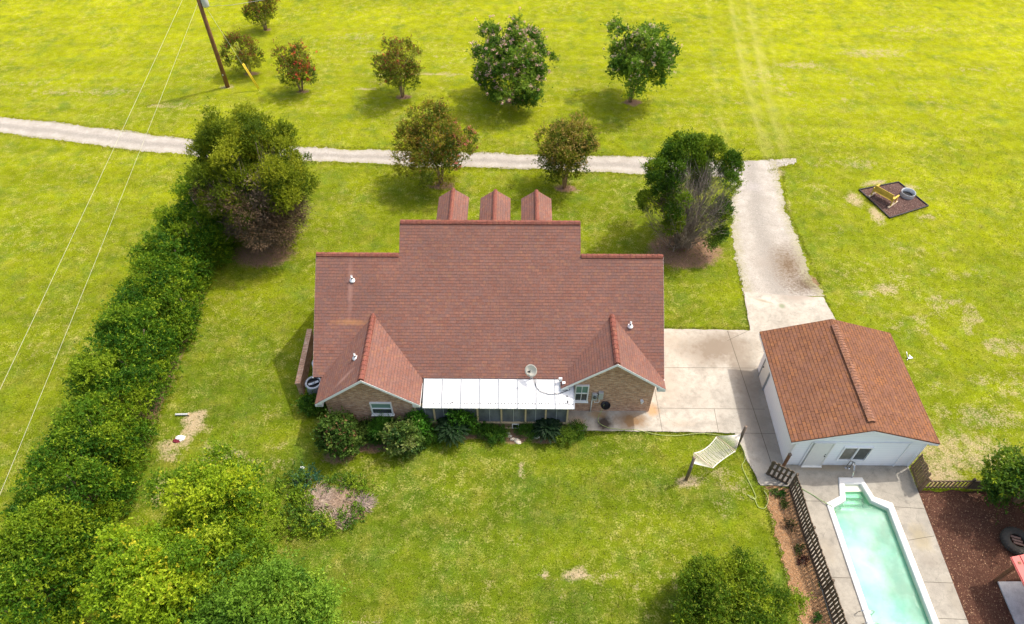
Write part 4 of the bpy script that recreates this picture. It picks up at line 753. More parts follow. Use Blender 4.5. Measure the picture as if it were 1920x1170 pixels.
s = MB(); s.tube([(-22.6, 51.1, 6.6), (-21, 52, 6.3), (-18, 54, 6.0), (-12, 58, 6.2), (-2, 66, 7.0), (20, 84, 8)], .012, 5); tag(s.build('service_cable', M['acgrey']), 'thin dark service cable running right from the transformer', 'cable')

# ------------------------------------------------------------------ vegetation
def leafcards(P, D, N, L, W):
    """rhombic leaves, slightly folded: returns verts, faces"""
    D = unit(D); Sd = unit(np.cross(D, N)); Up = np.cross(Sd, D); n = len(P); L = L[:, None]; W = W[:, None]
    V = np.stack([P, P + D * L * .5 + Sd * W * .5 + Up * W * .18, P + D * L, P + D * L * .5 - Sd * W * .5 + Up * W * .18], 1).reshape(-1, 3)
    return V, np.arange(4 * n).reshape(n, 4)
def rdir(g, n): return unit(g.normal(size=(n, 3)))
def foliage(name, clumps, shoots, per, Ls, leafL, leafW, cols, parent, mat, seed=1, center=None, up=.3, spread=.8, tipcol=None, tipfrac=.25, tipname='blossoms', tipn=0, tipsize=.08, tiprange=None, zmin=.08, inner=.35, tint=.25):
    """clumps: (x,y,z,r). Each clump sends out short shoots, each shoot carries leaves"""
    g = np.random.default_rng(seed); C = np.array([c[:3] for c in clumps], float); r = np.array([c[3] for c in clumps], float); K = len(C)
    if center is None: center = C.mean(0)
    w = r ** 2; idx = g.choice(K, size=shoots, p=w / w.sum()); d = rdir(g, shoots)
    outw = unit(C[idx] - np.array(center)); dd = unit(d + outw * .55 + np.array([0, 0, up * .6])); base = C[idx] + dd * (r[idx] * (1 - inner * g.random(shoots) ** 1.5) * .8)[:, None]
    L = Ls * (.45 + .8 * g.random(shoots) + 1.3 * (g.random(shoots) < .07)); sd = unit(dd + np.array([0, 0, up]) + .35 * rdir(g, shoots))
    t = g.random((shoots, per)) ** .8; P = base[:, None] + sd[:, None] * (L[:, None] * t)[..., None]; P = P.reshape(-1, 3); n = len(P)
    ax = np.repeat(sd, per, 0); D = unit(ax * (1 - spread * .6) + rdir(g, n) * spread); N = unit(rdir(g, n) * .9 + np.array([0, 0, .8]))
    lc = np.array(cols); ck = g.random(K); ci = ck[idx] + tint * (g.random(shoots) - .5); ci = np.repeat(ci, per) + .22 * (g.random(n) - .5); ci = np.clip(ci, 0, .999) * (len(lc) - 1)
    i0 = ci.astype(int); fr = (ci - i0)[:, None]; c = lc[i0] * (1 - fr) + lc[np.minimum(i0 + 1, len(lc) - 1)] * fr; c = c * (.82 + .36 * g.random((n, 1)))
    if tipcol is not None:
        tf = (t.reshape(-1) > .6) & (np.repeat(g.random(shoots), per) < tipfrac); tf &= P[:, 2] > np.quantile(P[:, 2], .35); c[tf] = np.array(tipcol) * (.7 + .6 * g.random((tf.sum(), 1)))
    keep = P[:, 2] > zmin; P, D, N, c = P[keep], D[keep], N[keep], c[keep]; n = len(P)
    V, Fc = leafcards(P, D, N, leafL * (.6 + .8 * g.random(n)), leafW * (.6 + .8 * g.random(n)))
    o = npmesh(name, V, Fc, mat, parent, np.repeat(c, 4, 0))
    if tipn:
        tips = base + sd * L[:, None] * 1.02; ok = np.where((tips[:, 2] > center[2] - .4 * (C[:, 2].max() - center[2])) & (tiprange(tips) if tiprange else True))[0]; tt = g.choice(ok, min(tipn, len(ok)), replace=False); q = 26
        P = np.repeat(tips[tt], q, 0) + rdir(g, len(tt) * q) * tipsize * g.random((len(tt) * q, 1)); n = len(P); cc = np.array(tipname[1]) * (.7 + .5 * g.random((n, 1)))
        V, Fc = leafcards(P, rdir(g, n), rdir(g, n), np.full(n, .06), np.full(n, .055)); npmesh(tipname[0], V, Fc, M['petal'], parent, np.repeat(cc, 4, 0))
    return o
def crown_clumps(c, rad, n, rc, seed, zlo=-.75, fill=.25, holes=0.):
    g = random.Random(seed); out = []
    i = 0
    while len(out) < n:
        i += 1; z = 1 - 2 * (len(out) + .5) / n + g.uniform(-.08, .08); z = max(-1, min(1, z)); a = len(out) * 2.39996 + g.uniform(-.5, .5); s = math.sqrt(max(0, 1 - z * z))
        if z < zlo: z = zlo + g.uniform(0, .3)
        k = (g.uniform(.6, .98) + .09 * math.sin(3 * a + seed) * s + .07 * math.sin(5.1 * z + 2 * a + seed)) if g.random() > fill else g.uniform(.15, .6)
        out.append((c[0] + rad[0] * s * math.cos(a) * k, c[1] + rad[1] * s * math.sin(a) * k, c[2] + rad[2] * z * k, rc * g.uniform(.7, 1.3)))
    return out
def limbs(name, base, clumps, mat, parent, nst=5, r0=.09, seed=1, frac=.8, spread=.18, k=5):
    g = random.Random(seed); m = MB(); b = Vector(base); zc = sum(c[2] for c in clumps) / len(clumps); zmin_ = min(c[2] for c in clumps)
    stems = []
    for i in range(nst):
        a = 2 * math.pi * i / nst + g.uniform(-.4, .4); cc = Vector((sum(c[0] for c in clumps) / len(clumps), sum(c[1] for c in clumps) / len(clumps), zc)); rr = max(abs(c[0] - cc.x) for c in clumps)
        p1 = b + Vector((math.cos(a) * spread, math.sin(a) * spread, zmin_ * .55 + .1)); p2 = cc + Vector((math.cos(a) * rr * .38, math.sin(a) * rr * .38, -.1 * zc)); b0 = b + Vector((math.cos(a) * .07 * nst / 5, math.sin(a) * .07 * nst / 5, -.1))
        m.tube([b0, p1, p1.lerp(p2, .5) + Vector((g.uniform(-.08, .08), g.uniform(-.08, .08), .05)), p2], [r0, r0 * .8, r0 * .6, r0 * .4], k + 1); stems.append((p1, p2))
    for c in clumps:
        if g.random() > frac: continue
        t = Vector(c[:3]); p1, p2 = min(stems, key=lambda s_: (s_[1] - t).length); q = p1.lerp(p2, g.uniform(.35, .95)); m.tube([q, q.lerp(t, .5) + Vector((g.uniform(-.1, .1), g.uniform(-.1, .1), .06)), t + (t - q) * .12], [r0 * .35, r0 * .22, r0 * .09], k)
    return m.build(name, mat, parent)
GREEN = [(.035, .085, .012), (.06, .13, .018), (.10, .18, .025), (.16, .24, .035)]
CM = 'crape myrtles in the meadow'
def crape(label, base, c, rad, n, shoots, per, seed, cols, tip, tipf, fl=None, nfl=0, group=CM, flr=None, rc=.5, leaf=(.12, .055), up=.55, nst=5, Ls=.42, r0=.06, bark=None):
    t = thing('crape_myrtle', label, 'tree', (base[0], base[1], 0), 0, group); lc = (c[0] - base[0], c[1] - base[1], c[2])
    cl = crown_clumps(lc, rad, n, rc, seed); 
    foliage('crown', cl, shoots, per, Ls, leaf[0], leaf[1], cols, t, M['leaf'], seed, lc, up, .85, tip, tipf, ('blossoms', fl) if fl else 'x', nfl, .16, flr)
    limbs('trunk', (0, 0, 0), cl, bark or M['palebark'], t, nst, r0, seed); return t
RB = (.20, .06, .035); BZ = (.22, .13, .035)
OL = [(.06, .10, .014), (.115, .165, .018), (.18, .22, .022), (.26, .26, .03)]
crape('small bronze tipped crape myrtle at the top edge, farthest left up the slope', (-22.3, 60.9), (-22.3, 60.9, 1.65), (1.15, 1.05, 1.6), 26, 1000, 9, 21, OL, RB, .5, rc=.42, up=.9)
crape('small reddish crape myrtle just right of the utility pole', (-21.9, 53.3), (-21.95, 53.3, 1.6), (1.2, 1.1, 1.6), 26, 1100, 9, 22, OL, RB, .55, rc=.42, up=.9)
crape('small crape myrtle with coral red blossoms, second from the utility pole', (-17.0, 50.6), (-17.0, 50.6, 2.0), (1.25, 1.15, 1.65), 28, 1200, 9, 23, OL, RB, .35, (.72, .10, .07), 40, rc=.42, flr=lambda p: p[:, 0] > -.2)
crape('middle sized crape myrtle with a few coral blossoms, left of the pink flowering one', (-8.77, 49.7), (-8.8, 49.7, 2.5), (1.9, 1.75, 1.8), 40, 1900, 9, 24, OL, RB, .4, (.66, .12, .08), 16, flr=lambda p: p[:, 0] < .3)
crape('largest crape myrtle, dark green and covered in pale pink blossoms', (0.0, 49.1), (-.15, 49.2, 3.1), (3.2, 3.0, 2.85), 80, 4700, 10, 25, [(.05, .12, .016), (.095, .19, .022), (.15, .26, .03), (.23, .34, .05)], None, 0, (.86, .56, .56), 420, rc=.5, leaf=(.15, .075))
crape('green crape myrtle with pale blossoms at the far right of the meadow row', (9.26, 49.0), (9.5, 49.1, 3.8), (2.9, 2.7, 2.6), 62, 3500, 10, 26, [(.05, .125, .016), (.095, .195, .022), (.155, .27, .03), (.24, .36, .05)], None, 0, (.86, .66, .56), 190, rc=.5, leaf=(.15, .075))
crape('olive crape myrtle with pink blossoms on its right, between the drive and the left dormer', (-4.95, 38.6), (-5.2, 38.7, 3.05), (2.5, 2.35, 2.15), 62, 4000, 10, 27, [(.06, .10, .012), (.12, .16, .015), (.19, .22, .02), (.27, .24, .03)], (.28, .17, .04), .4, (.72, .22, .22), 30, 'crape myrtles between drive and house', flr=lambda p: p[:, 0] > 1.2, leaf=(.13, .05))
crape('olive crape myrtle between the drive and the right dormer', (3.5, 38.2), (3.55, 38.4, 2.95), (1.95, 1.85, 1.95), 50, 3100, 10, 28, [(.055, .095, .012), (.11, .15, .015), (.18, .20, .02), (.27, .24, .04)], (.36, .26, .08), .45, None, 0, 'crape myrtles between drive and house', leaf=(.13, .05))

def dryfan(name, base, n, target, seed, parent, r=.02, cols=((.16, .12, .09), (.34, .28, .23)), sub=5):
    """thin bare branches fanning from the base to the shell"""
    g = np.random.default_rng(seed); Vs = []; Fs = []; Cs = []; off = 0
    for i in range(n):
        tgt = np.array(target(g)); b = np.array(base) + g.normal(size=3) * [.35, .3, .05]; b[2] = abs(b[2]) + .1; L = np.linalg.norm(tgt - b); k = 7; t = np.linspace(0, 1, k)[:, None]
        mid = (b + tgt) / 2 + np.array([0, 0, -.10 * L]) + g.normal(size=3) * .12 * L * .5; P = (1 - t) ** 2 * b + 2 * t * (1 - t) * mid + t * t * tgt + g.normal(size=(k, 3)) * .035 * t
        chains = [(P, r * g.uniform(.6, 1.3))]
        for _ in range(sub):
            j = g.integers(2, k - 1); d = unit(P[j + 1 if j + 1 < k else k - 1] - P[j]) * 1.0 + g.normal(size=3) * .55; d = unit(d); l = L * g.uniform(.12, .3); q = P[j] + d * l * np.linspace(0, 1, 4)[:, None] + np.array([0, 0, .1]) * (np.linspace(0, 1, 4)[:, None] ** 2) * l; chains.append((q, r * .4))
        col = np.array(cols[0]) + (np.array(cols[1]) - np.array(cols[0])) * g.random()
        for Q, rr in chains:
            m_ = len(Q); T = unit(np.gradient(Q, axis=0)); X = unit(np.cross(T, [.3, .2, 1.])); Yv = np.cross(T, X); rad = rr * np.linspace(1, .3, m_)[:, None]
            ring_ = np.stack([Q + X * rad, Q - X * rad * .5 + Yv * rad * .87, Q - X * rad * .5 - Yv * rad * .87], 1).reshape(-1, 3); I = np.arange(m_ * 3).reshape(m_, 3) + off
            Fs.append(np.stack([I[:-1], np.roll(I[:-1], -1, 1), np.roll(I[1:], -1, 1), I[1:]], -1).reshape(-1, 4)); Vs.append(ring_); Cs.append(np.tile(col, (len(ring_), 1))); off += len(ring_)
    return npmesh(name, np.concatenate(Vs), np.concatenate(Fs), M['twig'], parent, np.concatenate(Cs))
# big cedar on the left: green top and back, grey brown dead foliage low at the front
EVG = [(.06, .105, .008), (.125, .18, .010), (.21, .26, .014), (.30, .33, .02)]
t = thing('cedar_tree', 'large rounded cedar with a green top and dead grey brown lower branches, by the hedge', 'tree', (-15.2, 32.6, 0))
cl = crown_clumps((0, .5, 4.15), (3.05, 3.0, 3.8), 190, .6, 31, -.9); up_c = [c for c in cl if c[2] > 4.0 + .7 * (-c[1]) - .1 * abs(c[0]) + .8 * math.sin(c[0] * 2.3) or c[1] > 1.4]; lo_c = [c for c in cl if c not in up_c]
up_c += [(2.4 * random.uniform(-1, 1), .6 + 2.3 * random.uniform(-1, 1), random.uniform(3.6, 7.4), .8) for _ in range(90)]; up_c = [c for c in up_c if (c[0] / 3.3) ** 2 + ((c[1] - .5) / 3.1) ** 2 + ((c[2] - 4.3) / 4.2) ** 2 < 1 and not (c[2] > 6.6 and abs(c[0] + .9) > 1.5)]
foliage('crown', up_c + [(-1.1, .3, 9.0, .4), (-1.0, .3, 8.4, .6), (-1.1, .2, 7.6, .8), (.9, .5, 7.5, .8)], 25000, 9, .34, .085, .05, EVG, t, M['leafdark'], 31, (0, .5, 3.8), .75, .7)
foliage('dead_foliage', lo_c, 8500, 8, .42, .11, .028, [(.075, .045, .022), (.12, .078, .045), (.18, .125, .08), (.24, .185, .13)], t, M['twig'], 32, (0, 0, 3), .35, .55)
foliage('low_sprigs', [(c[0], c[1], c[2], .4) for c in lo_c[::6]], 700, 8, .3, .10, .05, EVG, t, M['leafdark'], 33, (0, 0, 3), .6, .7)
def tg(g):
    a = g.uniform(0, 2 * math.pi); e = g.uniform(-.15, 1.2); return (3.0 * math.cos(a) * math.cos(e), .4 + 2.8 * math.sin(a) * math.cos(e), 3.6 + 3.8 * math.sin(e) - 1.2 * (e < .3))
dryfan('branches', (0, 0, .1), 170, tg, 34, t); limbs('trunk', (0, 0, 0), cl[::9], M['bark'], t, 4, .16, 3, .9, .3)
# cedar on the right: bare branches facing the house, green left, top and right rim
t = thing('cedar_tree', 'cedar with many bare grey branches fanning out, beside the gravel driveway', 'tree', (10.5, 32.3, 0))
cl = crown_clumps((-.2, .6, 3.95), (2.85, 2.7, 3.55), 150, .48, 41, -.9)
gl_ = [c for c in cl if (c[0] < -.75 and c[2] > 2.5) or (c[2] > 4.6 and c[1] > .2 and c[0] < .6) or (c[0] > 1.35) or c[1] > 1.5]
gl_ = [c for c in gl_ if c[2] > 1.0]
foliage('crown', gl_ + [(-.6, .4, 7.3, .55), (-.9, .3, 6.9, .7), (1.6, 1.0, 5.2, .6), (1.3, 1.2, 6.0, .6), (.9, 1.2, 6.5, .6), (.4, 1.3, 6.2, .7), (.6, 1.6, 5.2, .8)], 12500, 9, .28, .09, .05, [(.04, .10, .008), (.075, .155, .010), (.14, .22, .014), (.23, .31, .02)], t, M['leafdark'], 41, (-.2, .4, 3.4), .6, .7)
foliage('low_sprigs', [(1.6, -1.1, 1.6, .4), (1.9, -.9, 1.9, .45), (1.3, -1.3, 1.4, .35), (1.8, -.6, 1.4, .4)], 600, 8, .28, .09, .05, [(.05, .11, .014), (.10, .18, .02), (.16, .26, .03)], t, M['leafdark'], 43, (.5, 0, 1.5), .6, .7)
def tg2(g):
    a = g.uniform(-math.pi, .15); e = g.uniform(.0, 1.35); return (-.1 + 2.75 * math.cos(a) * math.cos(e), .2 + 2.5 * math.sin(a) * math.cos(e), 2.6 + 4.0 * math.sin(e))
dryfan('branches', (0, 0, .1), 230, tg2, 44, t, .018, ((.15, .12, .10), (.40, .35, .30)), 8); limbs('trunk', (0, 0, 0), cl[::9], M['bark'], t, 5, .13, 4, .9, .3)
# hedge along the left boundary
hg = thing('hedge', 'long thick dark green hedge running down the left side of the yard', 'hedge', (-19, 22, 0))
g = random.Random(51); cl = []
for i in range(620):
    y = g.uniform(5.5, 37.0); u = (37.5 - y) / 31; xm = -19.35 + .05 * math.sin(y) + (.25 if y > 30 else (-.25 if y > 19 else 0)); hw = 1.5 + .10 * math.sin(y * 1.3) + .10 * math.sin(y * 3.1); ht = 3.8 + .18 * math.sin(y * .9 + 1) + .15 * math.sin(y * 2.3) - (1.2 if y > 35 else 0)
    a = g.uniform(-.5, math.pi + .3) if g.random() < .8 else g.uniform(-.1, .9); k = g.uniform(.72, 1.02)
    x = xm + hw * k * math.copysign(abs(math.cos(a)) ** .7, math.cos(a)); z = max(.35, ht * k * (abs(math.sin(a)) ** .6 if a > 0 and a < math.pi else .18)); cl.append((x + 19, y - 22, z - .2, g.uniform(.45, .8)))
for c in ((-.4, 16.2, 3.6, .7), (.6, 15.6, 4.1, .6), (1.2, 14.6, 4.2, .7), (1.5, 15.6, 4.5, .35)): cl.append(c)
HG = [(.028, .09, .007), (.058, .15, .009), (.12, .22, .011), (.23, .32, .014)]
foliage('foliage', cl, 52000, 8, .32, .12, .05, HG, hg, M['leafdark'], 51, (0, 0, -30), .45, .85, (.26, .36, .02), .18)
m = MB()
for i in range(24):
    y = 14.5 - i * 1.3; x = g.uniform(-.5, .5); m.tube([(x, y, 0), (x + g.uniform(-.3, .3), y, 1.5), (x + g.uniform(-.6, .6), y + g.uniform(-.5, .5), 3.4)], [.09, .07, .03], 6)
m.build('stems', M['bark'], hg)
# trees at the lower left
YG = [(.11, .22, .014), (.20, .33, .016), (.32, .45, .02), (.46, .55, .03)]; MG = [(.10, .19, .012), (.17, .28, .014), (.26, .37, .018), (.38, .47, .03)]; BGn = [(.08, .18, .018), (.14, .27, .025), (.22, .36, .035), (.33, .46, .05)]
def bigtree(label, base, c, rad, n, shoots, cols, seed, rc=.55, leaf=(.12, .06), tip=None, tf=0., Ls=.42, up=.5, group='trees at the lower left'):
    t = thing('leafy_tree', label, 'tree', (base[0], base[1], 0), 0, group); lc = (c[0] - base[0], c[1] - base[1], c[2]); cl = crown_clumps(lc, rad, n, rc, seed, -.6, .15)
    foliage('crown', cl, shoots, 9, Ls, leaf[0], leaf[1], cols, t, M['leaf'], seed, lc, up, .85, tip, tf); limbs('trunk', (0, 0, 0), cl[::2], M['bark'], t, 4, .10, seed, .9, .15); return t
bigtree('yellow green tree standing beyond the other two at the lower left', (-12.1, 13.4), (-12.0, 13.1, 3.8), (1.75, 1.7, 2.1), 62, 5200, [(.09, .19, .012), (.17, .28, .015), (.27, .39, .018), (.40, .50, .022)], 61, tip=(.42, .45, .03), tf=.12)
bigtree('brightest yellow leaved tree against the hedge in the lower left corner', (-13.2, 10.2), (-13.1, 9.8, 3.9), (1.9, 2.1, 2.1), 70, 6300, YG, 62, tip=(.50, .48, .03), tf=.1)
bigtree('middle green tree at the bottom edge right of the yellow leaved tree', (-9.0, 8.9), (-9.3, 8.7, 3.4), (2.6, 2.0, 1.8), 90, 7500, BGn, 63, leaf=(.12, .06))
bigtree('dark green tree filling the gap between the yellow leaved trees', (-11.2, 11.0), (-11.3, 10.9, 3.4), (1.5, 1.6, 1.7), 50, 3800, MG, 64)
t = thing('round_shrub', 'large round dark green shrub at the bottom edge, left of the pool fence', 'shrub', (8.6, 9.5, 0)); cl = crown_clumps((0, 0, 1.6), (2.25, 2.1, 1.75), 120, .48, 71, -.7)
foliage('crown', cl, 12500, 9, .34, .10, .035, [(.05, .11, .008), (.10, .18, .010), (.18, .27, .014), (.29, .37, .02)], t, M['leafdark'], 71, (0, 0, 0), .7, .7, (.24, .30, .03), .2); limbs('trunk', (0, 0, 0), cl[::6], M['bark'], t, 5, .06, 7)
t = thing('leafy_tree', 'green leafy tree overhanging the picket fence at the right edge', 'tree', (23.2, 14.9, 0)); cl = [c for c in crown_clumps((0, -.2, 2.1), (2.3, 1.75, 1.2), 46, .36, 72, -.8, .2) if not (c[0] < -.4 and c[1] < -1.1 and c[2] < 1.8)]
foliage('crown', cl, 2300, 9, .42, .16, .065, [(.025, .075, .012), (.045, .11, .016), (.08, .16, .02), (.16, .26, .025)], t, M['leaf'], 72, (0, 0, 1.4), .3, .85, (.30, .38, .02), .12); limbs('trunk', (0, 0, 0), cl, M['palebark'], t, 4, .06, 8)
# shrubs by the house
def shrub(label, x, y, rad, h, n, shoots, cols, seed, leaf=(.12, .07), tip=None, tf=0, name='shrub', group='shrubs in the bed behind the house', up=.5, Ls=.28, rc=.3, mat=None):
    t = thing(name, label, 'shrub', (x, y, 0), 0, group); cl = crown_clumps((0, 0, h * .5), (rad[0], rad[1], h * .5), n, rc, seed, -.7)
    foliage('foliage', cl, shoots, 8, Ls, leaf[0], leaf[1], cols, t, mat or M['leafdark'], seed, (0, 0, h * .3), up, .8, tip, tf, zmin=.03); limbs('stems', (0, 0, 0), cl[::3], M['bark'], t, 4, .025, seed, .8, .08, 4)
DG = [(.03, .08, .014), (.06, .12, .02), (.10, .18, .028), (.18, .26, .05)]
shrub('dark rounded shrub at the left front corner of the left gable', -8.35, 17.75, (.85, .75), 2.05, 45, 2600, DG, 81, tip=(.22, .12, .06), tf=.12)
shrub('light leaved shrub below the right end of the left gable', -5.35, 17.85, (.62, .55), 1.45, 30, 1500, [(.04, .09, .02), (.09, .16, .03), (.18, .26, .05), (.26, .30, .10)], 82, leaf=(.16, .09))
shrub('bright green strappy plant below the left gable window', -6.45, 18.4, (.45, .35), 1.0, 18, 900, [(.03, .10, .012), (.05, .15, .014), (.08, .21, .018)], 83, leaf=(.26, .022), up=1.2, Ls=.35)
shrub('bright green bush against the left end of the porch', -4.7, 18.7, (.32, .25), 1.45, 16, 900, [(.03, .11, .012), (.05, .17, .014), (.09, .24, .018)], 84, leaf=(.12, .06))
shrub('low leafy plants around the foot of the air conditioners', -10.15, 20.15, (.45, .3), .45, 12, 350, [(.03, .09, .012), (.06, .15, .016), (.11, .22, .02)], 85)
shrub('green vine plant behind the left sago palm against the porch screens', -2.6, 18.8, (.62, .10), 1.6, 16, 520, [(.03, .10, .012), (.06, .17, .014), (.11, .26, .018)], 86, leaf=(.12, .05))
shrub('low dark bush between the round shrub and the strappy plant', -7.35, 18.35, (.5, .35), .8, 14, 600, DG, 87)
for i, (x, y, r_, h, lb) in enumerate(((-4.0, 18.3, .65, .5, 'low green ground plant just left of the left sago palm'), (-1.1, 18.5, .55, .4, 'low green tuft right of the left sago palm'), (-1.65, 18.75, .4, .4, 'small green tuft against the porch wall right of the left sago palm'), (-.75, 18.35, .5, .45, 'rounded green tuft left of the pale stones'), (.75, 18.65, .45, .4, 'green tuft between the cat door and the right sago palm'), (2.55, 18.35, .45, .5, 'pale green tuft right of the right sago palm'), (3.1, 18.72, .5, .22, 'dark low tuft at the corner of the concrete'))):
    shrub(lb, x, y, (r_ * .7, r_ * .36), h * .45, 12, 230, [(.035, .10, .012), (.06, .15, .014), (.12, .22, .02)] if i != 5 else [(.12, .2, .02), (.2, .3, .03)], 90 + i, leaf=(.16, .02), up=1.1, name='grass_tuft')
def sago(label, x, y, seed, n=46, L=1.05, cols=((.012, .035, .014), (.03, .065, .03)), h=.55):
    t = thing('sago_palm', label, 'palm', (x, y, 0), 0, 'sago palms along the porch'); g = np.random.default_rng(seed); Vs = []; Cs = []; st = MB()
    for i in range(n):
        a = 2 * math.pi * (i * .381966 * 2.618 % 1) + g.uniform(-.1, .1); a = i * 2.39996; e = np.interp(i / n, [0, 1], [1.35, .25]) + g.uniform(-.1, .1); l = L * g.uniform(.85, 1.1); k = 26; tt = np.linspace(0, 1, k)
        hx = l * (np.cos(e) * tt + .1 * tt ** 2); hz_ = h + l * (np.sin(e) * tt - .55 * tt ** 2); P = np.stack([hx * math.cos(a), hx * math.sin(a), np.maximum(hz_, .06)], -1); st.tube([tuple(p) for p in P[::5]], .012, 4, False)
        T = unit(np.gradient(P, axis=0)); side = unit(np.cross(T, [0, 0, 1.])); 
        for s_ in (-1, 1):
            W_ = .20 * np.sin(np.pi * (tt * .86 + .1)) * l / 1.0; D = unit(side * s_ + T * .55 + np.array([0, 0, .25])); Vs.append((P[1:], D[1:], W_[1:])); Cs.append(np.tile(np.array(cols[0]) + (np.array(cols[1]) - np.array(cols[0])) * g.random(), (k - 1, 1)))
    P = np.concatenate([v[0] for v in Vs]); D = np.concatenate([v[1] for v in Vs]); Lq = np.concatenate([v[2] for v in Vs]); C = np.concatenate(Cs); V, Fc = leafcards(P, D, np.tile([0, 0, 1.], (len(P), 1)) + .2 * g.normal(size=(len(P), 3)), Lq, np.full(len(P), .045))
    npmesh('fronds', V, Fc, M['leafdark'], t, np.repeat(C, 4, 0)); st.build('frond_stems', M['frondstem'], t); s = MB(); s.lathe([(.16, 0), (.17, .25), (.12, h), (0, h + .05)], k=10); s.build('trunk', M['bark'], t)
sago('left sago palm with pale green lower fronds, in front of the porch', -2.95, 18.5, 5, 90, .98, ((.006, .026, .007), (.025, .06, .018)), .75)
sago('right sago palm, compact and very dark, near the porch corner', 1.7, 18.62, 6, 70, .85, ((.006, .022, .008), (.015, .04, .014)), .6)
# weeds and brush
def brush(label, x, y, rx, ry, n, seed, cols=((.22, .15, .11), (.46, .36, .29))):
    t = thing('brush_pile', label, 'brush pile', (x, y, 0), 0, 'dry brush in the weed patch'); g = np.random.default_rng(seed); P = np.stack([g.normal(size=n) * rx * .5, g.normal(size=n) * ry * .5, g.random(n) * .18 + .02], -1); a = g.normal(.9, .8, n); D = np.stack([np.cos(a), np.sin(a), g.normal(size=n) * .2], -1)
    V, Fc = leafcards(P, D, np.tile([0, 0, 1.], (n, 1)), .25 + .35 * g.random(n), np.full(n, .018)); c = np.array(cols[0]) + (np.array(cols[1]) - np.array(cols[0])) * g.random((n, 1)); npmesh('twigs', V, Fc, M['twig'], t, np.repeat(c, 4, 0))
    m = MB(); 
    for i in range(4): q = g.normal(size=2) * [rx * .3, ry * .3]; b_ = g.uniform(-.8, .2); m.tube([(q[0], q[1], .12), (q[0] + .5 * math.cos(b_), q[1] + .5 * math.sin(b_), .25)], .014, 5)
    m.build('sticks', M['greywood'], t)
brush('largest pile of grey pink dry twigs, at the middle of the weed patch', -8.9, 15.0, .6, .45, 1200, 1); brush('middle pile of dry twigs, just right of the largest one', -7.95, 14.95, .45, .4, 900, 2, ((.26, .17, .11), (.46, .34, .25))); brush('small pile of dry twigs at the right end of the weed patch', -6.95, 14.8, .3, .25, 450, 3, ((.16, .12, .10), (.36, .28, .24))); brush('nearest pile of brown twigs below the middle pile', -7.9, 14.1, .4, .35, 500, 4)
wl_ = ((-10.3, 15.9, .6, .55, .45, 'dark leafy weed below the white card'), (-9.7, 16.0, .5, .4, .4, 'blue green weed at the far edge of the weed patch'), (-10.4, 15.1, .55, .5, .45, 'yellow green leafy weed at the left of the twig piles'), (-9.8, 15.0, .4, .4, .4, 'bright leafy weed left of the largest twig pile'), (-9.9, 14.2, .6, .4, .3, 'low weed at the lower left of the weed patch'), (-9.0, 14.0, .6, .4, .35, 'low weed below the largest twig pile'), (-8.0, 15.9, .8, .3, .35, 'dark weed along the far side of the twig piles'), (-7.1, 15.5, .5, .35, .5, 'tall pale green weed at the far right of the patch'), (-7.3, 14.2, .55, .4, .3, 'bright green weed below the smallest twig pile'), (-8.6, 13.7, .7, .3, .28, 'grassy weed at the nearest edge of the patch'), (-10.0, 13.6, .6, .35, .35, 'grassy weed at the lower left corner of the patch'))
for i, (x, y, rx, ry, h, lb) in enumerate(wl_): shrub(lb, x, y, (rx * 1.05, ry * 1.05), h * .55, 12, 120, [[(.05, .12, .015), (.09, .18, .02), (.16, .26, .03)], [(.03, .10, .06), (.06, .15, .08), (.10, .20, .08)], [(.12, .22, .015), (.20, .31, .02), (.30, .38, .03)]][(0, 1, 2, 2, 0, 0, 0, 2, 0, 2, 2)[i]], 120 + i, leaf=(.11, .05), name='weed', group='weeds in the overgrown patch')
for i, (x, y, r_, cols, lb) in enumerate(((12.55, 15.25, .16, [(.03, .12, .015), (.05, .18, .02)], 'bright green seedling on the sand, nearest the fence corner'), (12.25, 15.4, .10, [(.08, .14, .03), (.12, .2, .04)], 'tiny pale seedling at the far end of the sand strip'), (12.5, 14.75, .15, [(.08, .12, .03), (.14, .16, .04)], 'olive seedling, second from the far end of the sand strip'), (12.5, 13.75, .32, [(.05, .05, .03), (.09, .07, .04), (.14, .14, .04)], 'scraggly brown plant halfway down the sand strip'), (12.62, 12.65, .18, [(.05, .08, .02), (.12, .14, .04)], 'thin olive plant on the sand beyond the dark red one'), (12.6, 12.15, .20, [(.07, .025, .025), (.12, .05, .04)], 'dark red leaved plant on the sand strip'), (12.55, 9.75, .25, [(.04, .12, .02), (.07, .17, .03)], 'green plant by the fence at the bottom of the sand strip'))):
    shrub(lb, x, y, (r_ * .7, r_ * .7), r_ * 1.1, 5, 34, cols, 150 + i, leaf=(.09, .035), name='seedling', group='small plants on the sand strip', Ls=.12, rc=.1)

